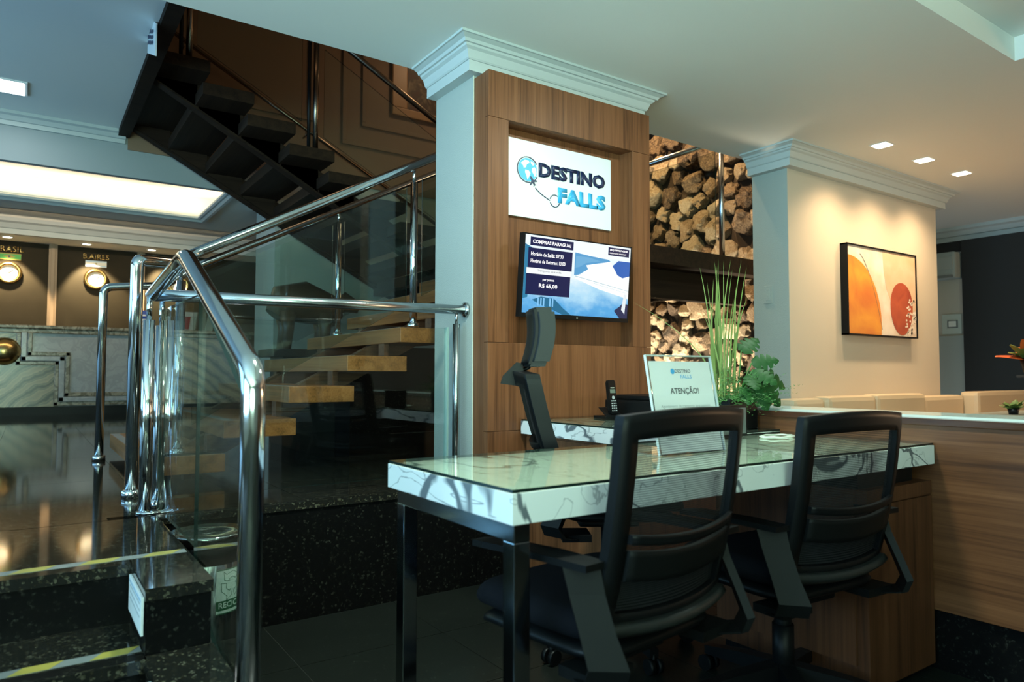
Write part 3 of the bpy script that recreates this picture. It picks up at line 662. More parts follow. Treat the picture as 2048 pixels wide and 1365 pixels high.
# far handrail of the lower flight
F = thing('stair_handrail', 'slimmer steel handrail along the far side of the lower flight', 'handrail', (.366, 4.905, PZ))
MB().tube(bendpath([(.366, 4.905, PZ), (.366, 4.905, 1.525), (.70, 4.905, 1.56), (.907, 4.91, 1.71), (2.63, 4.91, 2.60), (3.2, 4.91, 2.9)], .05, 8), .024, 20).build('rail', M['chrome'], F)
c = MB(); collar(c, .366, 4.905, PZ, .024); c.build('base_collar', M['chrome'], F)
post(F, 1.845, 4.91, 1.2666, 2.20, .021, M['chrome'])
pane(F, [(.62, 4.91, .75), (1.80, 4.91, 1.36), (1.80, 4.91, 2.08), (.62, 4.91, 1.50)], m='glass'); pane(F, [(1.89, 4.91, 1.42), (3.1, 4.91, 2.05), (3.1, 4.91, 2.72), (1.89, 4.91, 2.12)], m='dglass')
# upper flight handrails
U = thing('stair_handrail', 'dark steel handrail on the near side of the upper flight', 'handrail', (1.0, 5.42, 3.26))
MB().tube([(.9, 5.42, 4.30), (4.2, 5.42, 4.30-.528*3.3)], .024, 16).build('rail', M['darksteel'], U)
for k in (0, 3):
    zt = 3.262-.164*k; xr = 1.027+.312*k-.13
    b = MB(); b.tube([(xr, 5.42, zt), (xr, 5.42, zt+.96)], .022, 14); b.build('post', M['darksteel'], U)
    b = MB(); b.tube([(xr-.055, 5.42, zt), (xr-.055, 5.42, zt+.93)], .014, 10); b.build('glass_clamp', M['black'], U)
for xa, xb in ((.95, 1.72), (1.9, 3.4)):
    za, zb = 3.42-.528*(xa-.9), 3.42-.528*(xb-.9); pane(U, [(xa, 5.42, za), (xb, 5.42, zb), (xb, 5.42, zb+.72), (xa, 5.42, za+.72)], .008, 'glass')
W = thing('wall_handrail', 'dark steel handrail bracketed to the brown stairwell wall', 'handrail', (2.2, 6.95, 3.5))
MB().tube([(.75, 6.93, 4.26), (3.9, 6.93, 4.26-.528*3.15)], .02, 14).build('rail', M['darksteel'], W)
for xx in (1.1, 2.25, 3.3):
    zz = 4.26-.528*(xx-.75); MB().tube([(xx, 6.93, zz), (xx, 6.94, zz-.06), (xx, 7.03, zz-.06)], .008, 8).build('bracket', M['darksteel'], W)
# landing guard rail, running away from us at the landing's right side
L = thing('landing_guardrail', 'steel and glass guardrail across the stair landing by the stone wall', 'handrail', (4.6, 3.66, 1.955))
MB().tube([(4.6, 3.68, 2.91), (4.6, 6.9, 2.91)], .024, 14).build('rail', M['steel'], L)
for yy in (3.68, 5.2): 
    b = MB(); b.tube([(4.6, yy, 1.955), (4.6, yy, 2.89)], .022, 14); b.build('post', M['steel'], L)
pane(L, [(4.6, 3.74, 2.05), (4.6, 5.15, 2.05), (4.6, 5.15, 2.83), (4.6, 3.74, 2.83)], .008, 'lglass')
# C: platform guard rail
C_ = thing('platform_guardrail', 'horizontal brushed steel guardrail with glass along the platform edge', 'handrail', (1.1, 3.07, PZ))
MB().tube([(.40, 3.05, 1.308), (1.848, 3.10, 1.330)], .024, 22).build('rail', M['steel'], C_)
MB().lathe([(.024, -.004), (.040, -.004), (.040, -.012), (.024, -.02)], (1.85, 3.10, 1.33), 24, 'x').build('wall_flange', M['steel'], C_)
post(C_, 1.79, 3.095, PZ, 1.315, .019, M['steel'], thin=.06); post(C_, .432, 3.07, PZ, 1.29, .022, M['chrome'])
pane(C_, [(.48, 3.07, PZ+.03), (1.73, 3.095, PZ+.03), (1.73, 3.095, 1.23), (.48, 3.07, 1.23)], .010, 'glass')
B(1.728, 1.738, 3.08, 3.11, PZ+.02, 1.235).build('pane_edge', M['gedgel'], C_)
# D: handrail of the entrance steps
D = thing('step_handrail', 'thick bent steel handrail over the entrance steps in the foreground', 'handrail', (.39, 1.52, .159))
MB().tube(bendpath([(.39, 3.02, 1.306), (.39, 2.33, 1.363), (.39, 1.52, 1.004), (.39, 1.52, .159)], .10, 10)[0:1]+bendpath([(.39, 3.02, 1.306), (.39, 2.33, 1.363), (.39, 1.52, 1.004), (.39, 1.52, .159)], .05, 10)[1:], .025, 26).build('rail', M['chrome'], D)
post(D, .377, 2.99, PZ, 1.305, .022, M['chrome'], cap=False)
c = MB(); c.lathe([(0, 0), (.05, 0), (.05, .006), (.024, .01)], (.395, 2.98, PZ), 24); c.build('base_disc', M['chrome'], D)
c = MB(); collar(c, .39, 1.52, .159, .025); c.build('base_collar', M['chrome'], D)
pane(D, [(.415, 2.93, .50), (.415, 2.22, .50), (.415, 2.22, 1.235), (.415, 2.93, 1.24)], .010, 'glass'); pane(D, [(.415, 2.215, .40), (.415, 1.60, .19), (.415, 1.60, .90), (.415, 2.215, 1.23)], .010, 'glass')

# ================================================================== STONE WALL
we = S(B(5.36, 5.5, 3.40, 7.05, PZ, 5.2).build('wall_end', plain('stone_wall_joint', (.035, .022, .012), .9)))
m, nt, bs = mat('field_stone'); tc = N(nt, 'ShaderNodeTexCoord'); oi = N(nt, 'ShaderNodeObjectInfo')
nz = N(nt, 'ShaderNodeTexNoise'); sin(nz, Scale=7, Detail=8, Roughness=.72); nt.links.new(tc.outputs['Object'], nz.inputs['Vector'])
ad = N(nt, 'ShaderNodeMath', operation='MULTIPLY_ADD'); nt.links.new(nz.outputs['Fac'], ad.inputs[0]); ad.inputs[1].default_value = .9
sb = N(nt, 'ShaderNodeMath', operation='MULTIPLY_ADD'); nt.links.new(oi.outputs['Random'], sb.inputs[0]); sb.inputs[1].default_value = .45; sb.inputs[2].default_value = -.2; nt.links.new(sb.outputs[0], ad.inputs[2])
r = ramp(nt, [(.25, (.07, .04, .02)), (.45, (.30, .20, .11)), (.62, (.48, .38, .25)), (.8, (.62, .54, .40))]); nt.links.new(ad.outputs[0], r.inputs[0]); nt.links.new(r.outputs[0], bs.inputs['Base Color'])
bs.inputs['Roughness'].default_value = .85; bp = N(nt, 'ShaderNodeBump'); sin(bp, Strength=1.0, Distance=.08); nt.links.new(nz.outputs['Fac'], bp.inputs['Height']); nt.links.new(bp.outputs[0], bs.inputs['Normal'])
STM = m; stone_me = []
for k in range(8):
    b = MB(); bmesh.ops.create_icosphere(b.bm, subdivisions=3, radius=1)
    for v in b.bm.verts:
        d = v.co.normalized(); f = 1+.10*noise.noise(d*8+Vector((3, 0, k*2.1)))+.42*noise.noise(d*1.5+Vector((k*7.3, 0, 0)))+.22*noise.noise(d*3.4+Vector((0, k*5.1, 0)))
        v.co = d*f; v.co = Vector([math.copysign(min(abs(c), .80+.12*noise.noise(Vector((k, i*3, 0)))), c) for i, c in enumerate(v.co)])
    me = bpy.data.meshes.new('stone'); b.bm.to_mesh(me); b.bm.free(); me.materials.append(STM); stone_me.append(me)
rs = random.Random(11); pts = []
for att in range(9000):
    z = rs.uniform(.7, 3.65); y = rs.uniform(3.75, 5.75); rad = rs.uniform(.075, .155) if z > 1.85 else rs.uniform(.055, .115)
    if all((y-a)**2+(z-c)**2 > (.86*(rad+r_))**2 for a, c, r_ in pts): pts.append((y, z, rad))
    if len(pts) >= 290: break
for y, z, rad in pts:
    o = put('stone', rs.choice(stone_me), we); o.location = (5.35, y, z); o.scale = (rad*.95, rad*rs.uniform(1.0, 1.3), rad*rs.uniform(1.0, 1.3)); o.rotation_euler = (rs.uniform(0, 6.28), rs.uniform(-.4, .4), rs.uniform(-.4, .4))

# ================================================================== DESK
dk = thing('reception_desk', 'white marble topped desk on chrome legs with a walnut pedestal', 'desk', (1.68, 1.46, 0))
DX0, DX1, DY0, DY1, DZ = .805, 2.553, 1.166, 1.755, .760
B(DX0, DX1, DY0, DY1, .697, DZ, bev=.0015).build('tabletop', M['marble'], dk)
b = MB(); b.use(M['tglass']).box(DX0+.002, DX1-.002, DY0+.002, DY1-.002, DZ+.001, DZ+.008); b.use(M['gedge'])
b.bm.faces.ensure_lookup_table()
for f in b.bm.faces:
    if abs(f.normal.z) < .5: f.material_index = 1
bmesh.ops.recalc_face_normals(b.bm, faces=b.bm.faces)
for f in b.bm.faces:
    f.normal_update()
    f.material_index = 0 if abs(f.normal.z) > .5 else 1
b.build('glass_top', None, dk)
for y in (DY0+.004, DY1-.085):
    B(.812, .852, y, y+.04, 0, .660, bev=.002).build('leg', M['dchrome'], dk)
B(.812, .852, DY0+.004, DY1-.045, .660, .697, bev=.002).build('crossbar', M['dchrome'], dk)
ped = MB(); ped.box(2.14, 2.55, DY0+.02, DY1, .03, .640); ped.build('pedestal', M['walnut_shaded'], dk)
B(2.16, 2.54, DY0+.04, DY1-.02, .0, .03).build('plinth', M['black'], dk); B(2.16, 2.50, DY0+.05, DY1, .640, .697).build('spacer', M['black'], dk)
B(2.13, 2.14, DY0+.05, DY1-.03, .10, .37).build('drawer_front', M['walnut_shaded'], dk); B(2.13, 2.14, DY0+.05, DY1-.03, .38, .62).build('drawer_front', M['walnut_shaded'], dk)
B(2.14, 2.55, DY0+.012, DY0+.02, .595, .640).build('top_rail', M['walnut_shaded'], dk); B(2.14, 2.55, DY0+.012, DY0+.02, .03, .590).build('end_panel', M['walnut_shaded'], dk)
# return counter against the panelled wall
rt = thing('return_counter', 'marble topped return counter under the phone and printer', 'counter', (2.45, 2.3, 0))
b = MB(); b.prism([(2.04, DY1+.004, .704), (2.553, DY1+.004, .704), (2.553, 1.992, .704), (2.96, 1.992, .704), (2.96, 2.88, .704), (2.04, 2.88, .704)], (0, 0, .064)); b.build('countertop', M['marble'], rt)
b = MB(); b.use(M['tglass']).prism([(2.042, DY1+.006, .769), (2.551, DY1+.006, .769), (2.551, 1.994, .769), (2.958, 1.994, .769), (2.958, 2.878, .769), (2.042, 2.878, .769)], (0, 0, .007)); b.bm.normal_update(); b.mats.append(M['gedge'])
for f in b.bm.faces: f.material_index = 0 if abs(f.normal.z) > .5 else 1
b.build('glass_top', None, rt)
B(2.07, 2.95, 2.30, 2.87, .02, .704).build('pedestal', M['walnut'], rt); B(2.06, 2.07, 2.31, 2.86, .05, .36).build('drawer_front', M['walnut'], rt); B(2.06, 2.07, 2.31, 2.86, .37, .69).build('drawer_front', M['walnut'], rt)

# partition with cap
pt_ = thing('low_partition', 'low walnut partition wall with a pale capped top beside the desk', 'partition', (2.62, .8, 0))
B(2.557, 2.70, -2.2, 1.985, .205, .826, bev=.001).build('wood_panel', M['walnuty'], pt_); B(2.58, 2.68, -2.2, 1.97, 0, .205).build('plinth', M['granw'], pt_)
B(2.545, 2.72, -2.2, 2.0, .826, .850, bev=.003).build('cap_board', M['walnutd'], pt_); B(2.60, 2.84, -2.2, 2.0, .850, .858).build('cap_slab', M['ceram'], pt_)
B(2.70, 2.84, -2.2, 1.98, .80, .826).build('ledge', M['walnutd'], pt_)

# ================================================================== DESK THINGS
# acrylic notice
ac = thing('acrylic_notice', 'clear acrylic stand holding the white ATENÇÃO notice sheet', 'sign', (1.62, 1.42, .768))
a_up = Vector((0, .055, .285)).normalized(); a_n = X.cross(a_up); A0 = Vector((1.475, 1.405, .769))
def AP(u, v, d=0): return A0+X*u+a_up*v+a_n*d
b = MB(); b.prism([AP(*p, -.004) for p in rect(0, 0, .283, .293)], a_n*.003); b.build('back_sheet', M['aglass'], ac)
b = MB(); b.prism([AP(*p, .001) for p in rect(0, 0, .283, .293)], a_n*.003); b.build('front_sheet', M['aglass'], ac)
b = MB(); b.prism([AP(*p, -.004) for p in rect(0, .290, .283, .2935)], a_n*.008); b.prism([AP(*p, -.004) for p in rect(-.0015, 0, .002, .293)], a_n*.008); b.prism([AP(*p, -.004) for p in rect(.281, 0, .2845, .293)], a_n*.008); b.build('acrylic_rim', plain('acrylic_rim', (.55, .60, .58), .1), ac)
B(1.475, 1.758, 1.40, 1.50, .7685, .772).build('foot', M['glass'], ac)
b = MB(); b.prism([AP(*p, -.0008) for p in rect(.010, .004, .274, .275)], a_n*.0008); sh = b.build('sheet', M['paper'], ac)
def at_(s_, u, v, wd, h, m, bold=0): text('printed_text', s_, .02, AP(u, v, .0005), X, a_up, m, sh, bold=bold, ext=0, width=wd, height=h)
at_('DESTINO', .115, .240, .068, .011, M['navy'], .01); at_('FALLS', .136, .223, .049, .011, M['cyang'], .01)
b = MB(); b.prism([AP(*p, .0004) for p in circ(.105, .2445, .0085, 20)], a_n*.0002); b.build('printed_globe', M['cyang'], sh)
at_('ATENÇÃO!', .083, .172, .124, .027, M['greyt'], .02)
for i, (s_, wd) in enumerate((('Agendamento de transporte para passeios', .212), ('somente com o pessoal da mesa de turismo', .222), ('ou pelo WhatsApp (45) 99957-0200,', .19), ('mediante pagamento antecipado.', .165), ('Telefone:', .045))):
    at_(s_, .036, .134-.0185*i-(.017 if i == 4 else 0), wd, .011, M['lgreyt'])
# photo frame standing on the desk
pfm = thing('display_frame', 'small black framed display standing on the desk by the planter', 'frame', (2.20, 1.70, .768))
B(2.09, 2.255, 1.698, 1.71, .768, .885).build('frame', M['black'], pfm); B(2.10, 2.245, 1.695, 1.698, .778, .875).build('display_face', plain('dull_grey_face', (.12, .14, .14), .3), pfm); B(2.14, 2.2, 1.70, 1.76, .768, .773).build('foot', M['black'], pfm)
# cable
cb_ = MB(); cp = []
for i in range(60):
    t = i/59*4*PI; cp.append((2.28+.085*math.cos(t)*(1-.25*i/59), 1.585+.05*math.sin(t)*(1-.1*i/59), .7715+.002*math.sin(t*3)**2+.003*i/59))
cb_.tube(cp, .0026, 8); tag(cb_.build('cable', M['ceram']), 'loose coil of pale cable on the desk by the partition', 'cable')
# cordless phone
ph = thing('cordless_phone', 'black cordless phone standing in its charger by the wall', 'phone', (2.47, 2.70, .776))
PHX, PHY = 2.475, 2.70
b = MB(); b.prism([(PHX-.075, PHY-.05, .776), (PHX+.075, PHY-.05, .776), (PHX+.06, PHY+.06, .776), (PHX-.06, PHY+.06, .776)], (0, 0, .012))
b.prism([(PHX-.06, PHY-.042, .788), (PHX+.06, PHY-.042, .788), (PHX+.035, PHY+.04, .828), (PHX-.035, PHY+.04, .828)], (0, .012, .001)); b.build('charger', M['black'], ph)
hu = Vector((0, .14, 1)).normalized(); hn = X.cross(hu); H0 = Vector((PHX-.026, PHY-.035, .80))
def HP(u, v, d=0): return H0+X*u+hu*v+hn*d
b = MB(); b.prism([HP(*p) for p in [(.004, 0), (.048, 0), (.052, .02), (.050, .16), (.044, .172), (.008, .172), (.002, .16), (0, .02)]], -hn*.022); hd_ = b.build('handset', M['black'], ph)
b = MB(); b.prism([HP(*p, .0006) for p in rect(.008, .105, .044, .125)], hn*.0004); b.build('display', plain('lcd', (.14, .18, .15), .2), hd_)
b = MB()
for i in range(3):
    for j in range(5): b.prism([HP(*p, .0006) for p in rect(.010+.013*i, .012+.0125*j, .018+.013*i, .018+.0125*j)], hn*.0008)
b.prism([HP(*p, .0006) for p in circ(.026, .082, .009, 16)], hn*.0008); b.build('keypad', M['lgreyt'], hd_)
b = MB(); b.prism([HP(*p, .0006) for p in rect(.013, .130, .039, .134)], hn*.0004); b.build('maker_mark', M['ceram'], hd_)
# printer
pr = thing('printer', 'black desktop printer on the return counter behind the notice', 'printer', (2.75, 2.55, .776))
B(2.545, 2.93, 2.40, 2.82, .776, .868, bev=.012).build('body', M['black'], pr); B(2.56, 2.92, 2.43, 2.80, .868, .892, bev=.008).build('scanner_lid', M['black'], pr)
B(2.59, 2.89, 2.390, 2.402, .785, .83, bev=.003).build('output_slot', M['blackm'], pr); B(2.59, 2.89, 2.386, 2.392, .833, .837).build('trim_line', M['steel'], pr); B(2.62, 2.85, 2.36, 2.40, .778, .786).build('paper_tray', M['blackm'], pr)
for i in range(3): B(2.80+.03*i, 2.815+.03*i, 2.396, 2.400, .85, .858).build('button', M['lgreyt'], pr)

# ------------------------------------------------------------------ planter with grass, fern and split-leaf
pl = thing('planter', 'black planter of tall grass, fern and split leaf foliage on the return counter', 'plant', (2.45, 1.95, .776))
b = MB(); b.box(2.36, 2.542, 1.86, 2.06, .776, .90, bev=.005); b.build('pot', M['black'], pl)
rp = random.Random(5)
def blade(p0, d, ln, wd, bend):
    b = MB(); pts_ = []
    side = Vector((-d.y, d.x, 0)); side = (side.normalized() if side.length > .01 else Vector((1, 0, 0)))
    cr_ = Vector((.82, -.57, 0))
    n_ = 7; prev = None
    for i in range(n_+1):
        t = i/n_; p = Vector(p0)+Vector((d.x*bend*t*t, d.y*bend*t*t, ln*t*(1-.12*t*bend))); w_ = wd*(1-t)**.6*(.5+.5*min(1, t*4))
        a, c = b.bm.verts.new(p+cr_*w_/2), b.bm.verts.new(p-cr_*w_/2)
        if prev: b._f([prev[0], a, c, prev[1]], True)
        prev = (a, c)
    b.build('grass_blade', M['leafl'], pl)
for i in range(20):
    a = rp.uniform(0, 6.28); blade((2.41+rp.uniform(-.03, .06), 1.96+rp.uniform(-.05, .05), .89), Vector((math.cos(a), math.sin(a), 0)), rp.uniform(.36, .62), rp.uniform(.008, .013), rp.uniform(.02, .11))
blade((2.40, 1.95, .89), Vector((-.75, .5, 0)), .44, .009, .40); blade((2.43, 1.95, .89), Vector((.3, .4, 0)), .58, .009, .12)
def monstera(name, c, d, up, size, notch=True, par=None, m='leafd'):
    d, up = Vector(d).normalized(), Vector(up).normalized(); s_ = d.cross(up).normalized(); up = s_.cross(d)
    b = MB(); mid = []; n_ = 9
    for sd in (1, -1):
        prev = None
        for i in range(n_*2+1):
            t = i/(n_*2); wd = .42*math.sin(PI*min(1, t*.92+.06))**.75*(1-.25*t)
            if notch and i % 4 == 2 and 2 < i < n_*2-1: wd *= .45
            p0 = Vector(c)+d*size*t-up*size*.22*t*t; p1 = p0+s_*sd*size*wd-up*size*(.35*wd*wd+.05)
            a, q_ = b.bm.verts.new(p0), b.bm.verts.new(p1)
            if prev: b._f([prev[0], a, q_, prev[1]], True)
            prev = (a, q_)
    bmesh.ops.remove_doubles(b.bm, verts=b.bm.verts, dist=.0004)
    b.build(name, M[m], par or pl)
cv = Vector((-.8, -.6, 0))
rl_ = random.Random(21)
LV = [((2.49, 1.90, 1.10), (.45, -.10, .35), .12), ((2.55, 1.86, 1.02), (.5, -.4, -.3), .14), ((2.50, 1.85, 1.02), (.1, -.5, -.2), .11), ((2.46, 1.84, 1.0), (-.3, -.5, -.25), .10), ((2.53, 1.84, .97), (.4, -.5, -.6), .13),
      ((2.49, 1.84, .95), (.0, -.6, -.7), .11), ((2.56, 1.88, .95), (.7, -.3, -.6), .12), ((2.52, 1.87, 1.05), (.3, -.35, .1), .11), ((2.45, 1.85, .95), (-.4, -.5, -.5), .09), ((2.55, 1.90, 1.0), (.75, -.1, -.1), .12), ((2.50, 1.86, 1.00), (.2, -.45, -.55), .12)]
for c, d, sz in LV:
    monstera('leaf', c, d, (-.45+rl_.uniform(-.2, .2), -.65, .55+rl_.uniform(-.2, .2)), sz)
for c, d in [((2.48, 1.92, .89), L_[0]) for L_ in LV]:
    MB().tube([c, ((c[0]+d[0])/2+.005, (c[1]+d[1])/2, (c[2]+d[2])/2+.01), d], .003, 6).build('stem', M['fern'], pl)
b = MB()
for k in range(190):
    a = rp.uniform(0, 6.28); e = rp.uniform(-.1, 1.35); ln = rp.uniform(.08, .25); c0 = Vector((2.46+rp.uniform(-.09, .12), 1.93+rp.uniform(-.08, .08), .89)); dr = Vector((math.cos(a)*math.cos(e), math.sin(a)*math.cos(e), math.sin(e)))
    for i in range(12):
        p = c0+dr*ln*(i+1)/12-Vector((0, 0, .05*(i/12)**2))
        for sd in (0, 1, 2):
            v = Vector((rp.uniform(-1, 1), rp.uniform(-1, 1), rp.uniform(-.3, .8))).normalized()*.022*(1.1-i/14); w_ = v.orthogonal().normalized()*.0012
            b._f([b.bm.verts.new(q_) for q_ in (p+w_, p+v, p-w_)])
tag(b.build('fern_foliage', M['fern'], pl), kind='stuff')

# ================================================================== MESH CHAIRS
m = bpy.data.materials.new('chair_mesh'); m.use_nodes = True; nt = m.node_tree; pb = nt.nodes['Principled BSDF']; pb.inputs['Base Color'].default_value = (.010, .011, .013, 1); pb.inputs['Roughness'].default_value = .7
uvn = N(nt, 'ShaderNodeUVMap'); uvn.uv_map = 'uv'; se = N(nt, 'ShaderNodeSeparateXYZ'); nt.links.new(uvn.outputs[0], se.inputs[0])
def sinw(sock_a, sock_b, sgn):
    ad = N(nt, 'ShaderNodeMath', operation='ADD' if sgn > 0 else 'SUBTRACT'); nt.links.new(sock_a, ad.inputs[0]); nt.links.new(sock_b, ad.inputs[1])
    ml = N(nt, 'ShaderNodeMath', operation='MULTIPLY'); nt.links.new(ad.outputs[0], ml.inputs[0]); ml.inputs[1].default_value = PI/.0046
    sn = N(nt, 'ShaderNodeMath', operation='SINE'); nt.links.new(ml.outputs[0], sn.inputs[0]); return sn
s1, s2 = sinw(se.outputs[0], se.outputs[1], 1), sinw(se.outputs[0], se.outputs[1], -1)
mu = N(nt, 'ShaderNodeMath', operation='MULTIPLY'); nt.links.new(s1.outputs[0], mu.inputs[0]); nt.links.new(s2.outputs[0], mu.inputs[1])
gt = N(nt, 'ShaderNodeMath', operation='GREATER_THAN'); nt.links.new(mu.outputs[0], gt.inputs[0]); gt.inputs[1].default_value = -.02
tp = N(nt, 'ShaderNodeBsdfTransparent'); mx = N(nt, 'ShaderNodeMixShader'); nt.links.new(gt.outputs[0], mx.inputs[0]); nt.links.new(pb.outputs[0], mx.inputs[1]); nt.links.new(tp.outputs[0], mx.inputs[2]); nt.links.new(mx.outputs[0], nt.nodes['Material Output'].inputs[0])
M['cmesh'] = m

def back_pt(u, v, w0, w1, z0, z1, lean):
    """u across 0..1, v up 0..1 ; backrest surface seen from the rear"""
    x = (u-.5)*2; z = z0+(z1-z0)*v; wd = (w0+(w1-w0)*v)/2
    cv_ = .035*x*x; y = -.195-lean*v+.012*math.sin(v*PI)*-1+cv_
    zz = z+(.012*(1-x*x) if v > .5 else 0)*(v-.5)*2-(.012*(1-x*x) if v < .15 else 0)
    k = max(0, v-.93)/.07; xx = x*wd*(1-.02*k*k)
    return Vector((xx, y, zz)), Vector((0, 1, 0))
def make_chair(label, loc, rz, zt=.915, headrest=False, w=.45, group=None):
    t = thing('office_chair', label, 'chair', loc, group, local=True, rz=rz)
    zb, zs = zt-.455, zt-.455
    fn = lambda u, v: back_pt(u, v, w*.99, w, zb, zt, .14 if headrest else .085)
    b = MB(); b.grid(22, 26, fn, .05 if headrest else .022, keep=lambda u, v: u < .105 or u > .895 or v > .868 or v < .13); b.build('backrest_frame', M['black'], t)
    b = MB(); b.grid(16, 16, lambda u, v: (fn(.09+.82*u, .12+.76*v)[0]+Vector((0, .003, 0)), Vector((0, 1, 0))), 0, uvs=lambda u, v: (u*w*.82, v*.455*.76)); b.build('backrest_mesh', M['cmesh'], t)
    b = MB(); b.grid(16, 3, lambda u, v: (fn(.09+.82*u, .43+.045*v)[0]+Vector((0, -.016, -.014*(1-(2*u-1)**2))), Vector((0, 1, 0))), .012); b.build('lumbar_bar', M['black'], t)
    b = MB(); b.grid(16, 5, lambda u, v: (fn(.10+.80*u, .26+.14*v)[0]+Vector((0, -.010, -.014*(1-(2*u-1)**2))), Vector((0, 1, 0))), .014); b.build('lumbar_panel', M['blackm'], t)
    b = MB(); b.grid(20, 5, lambda u, v: (fn(.02+.96*u, .005+.105*v)[0]+Vector((0, -.014-.016*math.sin(v*PI), -.016*v)), Vector((0, 1, 0))), .014); b.build('lower_rim', M['rim'], t)
    b = MB(); b.grid(16, 4, lambda u, v: (fn(.06+.88*u, .115+.16*v)[0]+Vector((0, .012, 0)), Vector((0, 1, 0))), .006); b.build('backrest_lining', M['fabric'], t)
    # seat: cushion over a plastic shell
    def cush(dx, z0, z1, y0, y1, rd, m_, nm):
        b = MB(); ns, nr = 36, 5; rings = []
        for k in range(nr*2+1):
            a = -PI/2+PI*k/(nr*2); rr_ = math.cos(a)*.5+.5 if False else 1-(1-math.cos(a))*rd; zz = (z0+z1)/2+(z1-z0)/2*math.sin(a)
            rg = []
            for i in range(ns):
                th_ = 2*PI*i/ns; c_, s_ = math.cos(th_), math.sin(th_); e = .38
                xx = dx*math.copysign(abs(c_)**e, c_)*rr_; yy = math.copysign(abs(s_)**e, s_)*rr_; yv = (y0+y1)/2+(y1-y0)/2*yy
                dip = -.03*max(0, (yv-(y1-.1))/.1)**2 if k else 0
                rg.append(b.bm.verts.new((xx, yv, zz+dip)))
            rings.append(rg)
        for A_, B_ in zip(rings, rings[1:]):
            for i in range(ns): b._f([A_[i], A_[(i+1) % ns], B_[(i+1) % ns], B_[i]], True)
        b._f(list(reversed(rings[0]))); b._f(rings[-1], True); b.build(nm, m_, t)
    cush(.235, zs-.02, zs+.045, -.20, .25, .16, M['fabric'] if not headrest else M['leather'], 'seat_cushion')
    cush(.225, zs-.065, zs-.018, -.19, .235, .3, M['black'], 'seat_shell')
    # arms: flat pad, wide blade running back down to the rear of the seat
    for sx in (-1, 1):
        ax = .248*sx; za = zs+(.12 if headrest else .150)
        b = MB(); b.prism([(ax-.030, -.205, za), (ax+.030, -.205, za), (ax+.034, -.08, za), (ax+.032+.01*sx, .10, za-.004), (ax+.018+.012*sx, .15, za-.010), (ax-.018+.012*sx, .15, za-.010), (ax-.032+.01*sx, .10, za-.004), (ax-.034, -.08, za)], (0, 0, .014)); b.build('arm_pad', M['black'], t)
        b = MB(); prev = None
        for (yc, zc, hw, dx_) in ((-.165, za, .038, 0), (-.180, za-.05, .036, 0), (-.212, za-.12, .036, .004), (-.240, za-.18, .040, .004), (-.225, za-.215, .042, 0), (-.17, za-.225, .042, -.03)):
            c_ = Vector((ax+dx_*sx, yc, zc)); wv = Vector((.72, .69*sx, 0))*hw; tv_ = Vector((-.69*sx, .72, 0))*.009
            q_ = [b.bm.verts.new(p_) for p_ in (c_-wv-tv_, c_+wv-tv_, c_+wv+tv_-Vector((0, 0, .006)), c_-wv+tv_-Vector((0, 0, .006)))]
            if prev:
                for i in range(4): b._f([prev[i], prev[(i+1) % 4], q_[(i+1) % 4], q_[i]])
            else: b._f(q_)
            prev = q_
        b._f(prev); b.box(min(ax, ax-.12*sx), max(ax, ax-.12*sx), -.20, -.10, za-.235, za-.212); b.build('arm_support', M['blackm'], t)
    b = MB(); b.box(-.09, .09, -.12, .10, zs-.10, zs-.055, bev=.01); b.tube([(0, 0, zs-.10), (0, 0, .16)], .026, 14); b.tube([(0, 0, .24), (0, 0, .075)], .032, 14); b.build('gas_column', M['black'], t)
    b = MB(); b.tube([(.08, .02, zs-.085), (.20, .03, zs-.095)], .006, 8); b.build('tilt_lever', M['black'], t)
    for k in range(5):
        a = k*2*PI/5+.35; d = Vector((math.cos(a), math.sin(a), 0)); sd = Vector((-d.y, d.x, 0))
        b = MB(); prev = None
        for (r_, z_, hw, hh) in ((.02, .10, .026, .026), (.16, .088, .022, .02), (.30, .068, .016, .014)):
            q_ = [b.bm.verts.new(d*r_+sd*s1_*hw+Vector((0, 0, z_+s2_*hh))) for s1_, s2_ in ((-1, -1), (1, -1), (1, 1), (-1, 1))]
            if prev:
                for i in range(4): b._f([prev[i], prev[(i+1) % 4], q_[(i+1) % 4], q_[i]])
            else: b._f(q_)
            prev = q_
        b._f(prev); lg = b.build('base_leg', M['black'], t)
        b = MB(); p = d*.295
        for s_ in (-1, 1):
            c = p+sd*s_*.016; rg1 = b.ring(Vector((c.x, c.y, .026))-sd*.009, d, Vector((0, 0, 1)), .026, 16); rg2 = b.ring(Vector((c.x, c.y, .026))+sd*.009, d, Vector((0, 0, 1)), .026, 16)
            for i in range(16): b._f([rg1[i], rg1[(i+1) % 16], rg2[(i+1) % 16], rg2[i]], True)
            b._f(rg1); b._f(rg2)
        b.tube([(p.x, p.y, .03), (p.x, p.y, .066)], .008, 8); b.build('caster', M['black'], lg)
    if headrest:
        b = MB(); b.prism([(-.02, -.335, zt-.045), (-.02, -.405, zt-.035), (-.02, -.395, zt-.005), (-.02, -.345, zt+.045), (-.02, -.322, zt+.04), (-.02, -.315, zt-.02)], (.04, 0, 0)); b.build('headrest_bracket', M['black'], t)
        MB().tube(bendpath([(0, -.345, zt+.035), (0, -.325, zt+.015), (0, -.295, zt+.025), (0, -.29, zt+.06)], .02, 4), .008, 8).build('headrest_stem', M['black'], t)
        b = MB()
        def hf(u, v):
            x = 2*u-1; return Vector(((u-.5)*.28, -.288+.016*math.sin(v*PI)+.028*x*x+.022*(v-.3), zt+.028+.215*v)), Vector((0, 1, 0))
        b.grid(14, 12, hf, .055, keep=lambda u, v: not ((u < .08 or u > .92) and (v < .09 or v > .91))); b.build('headrest_pad', M['leather'], t)
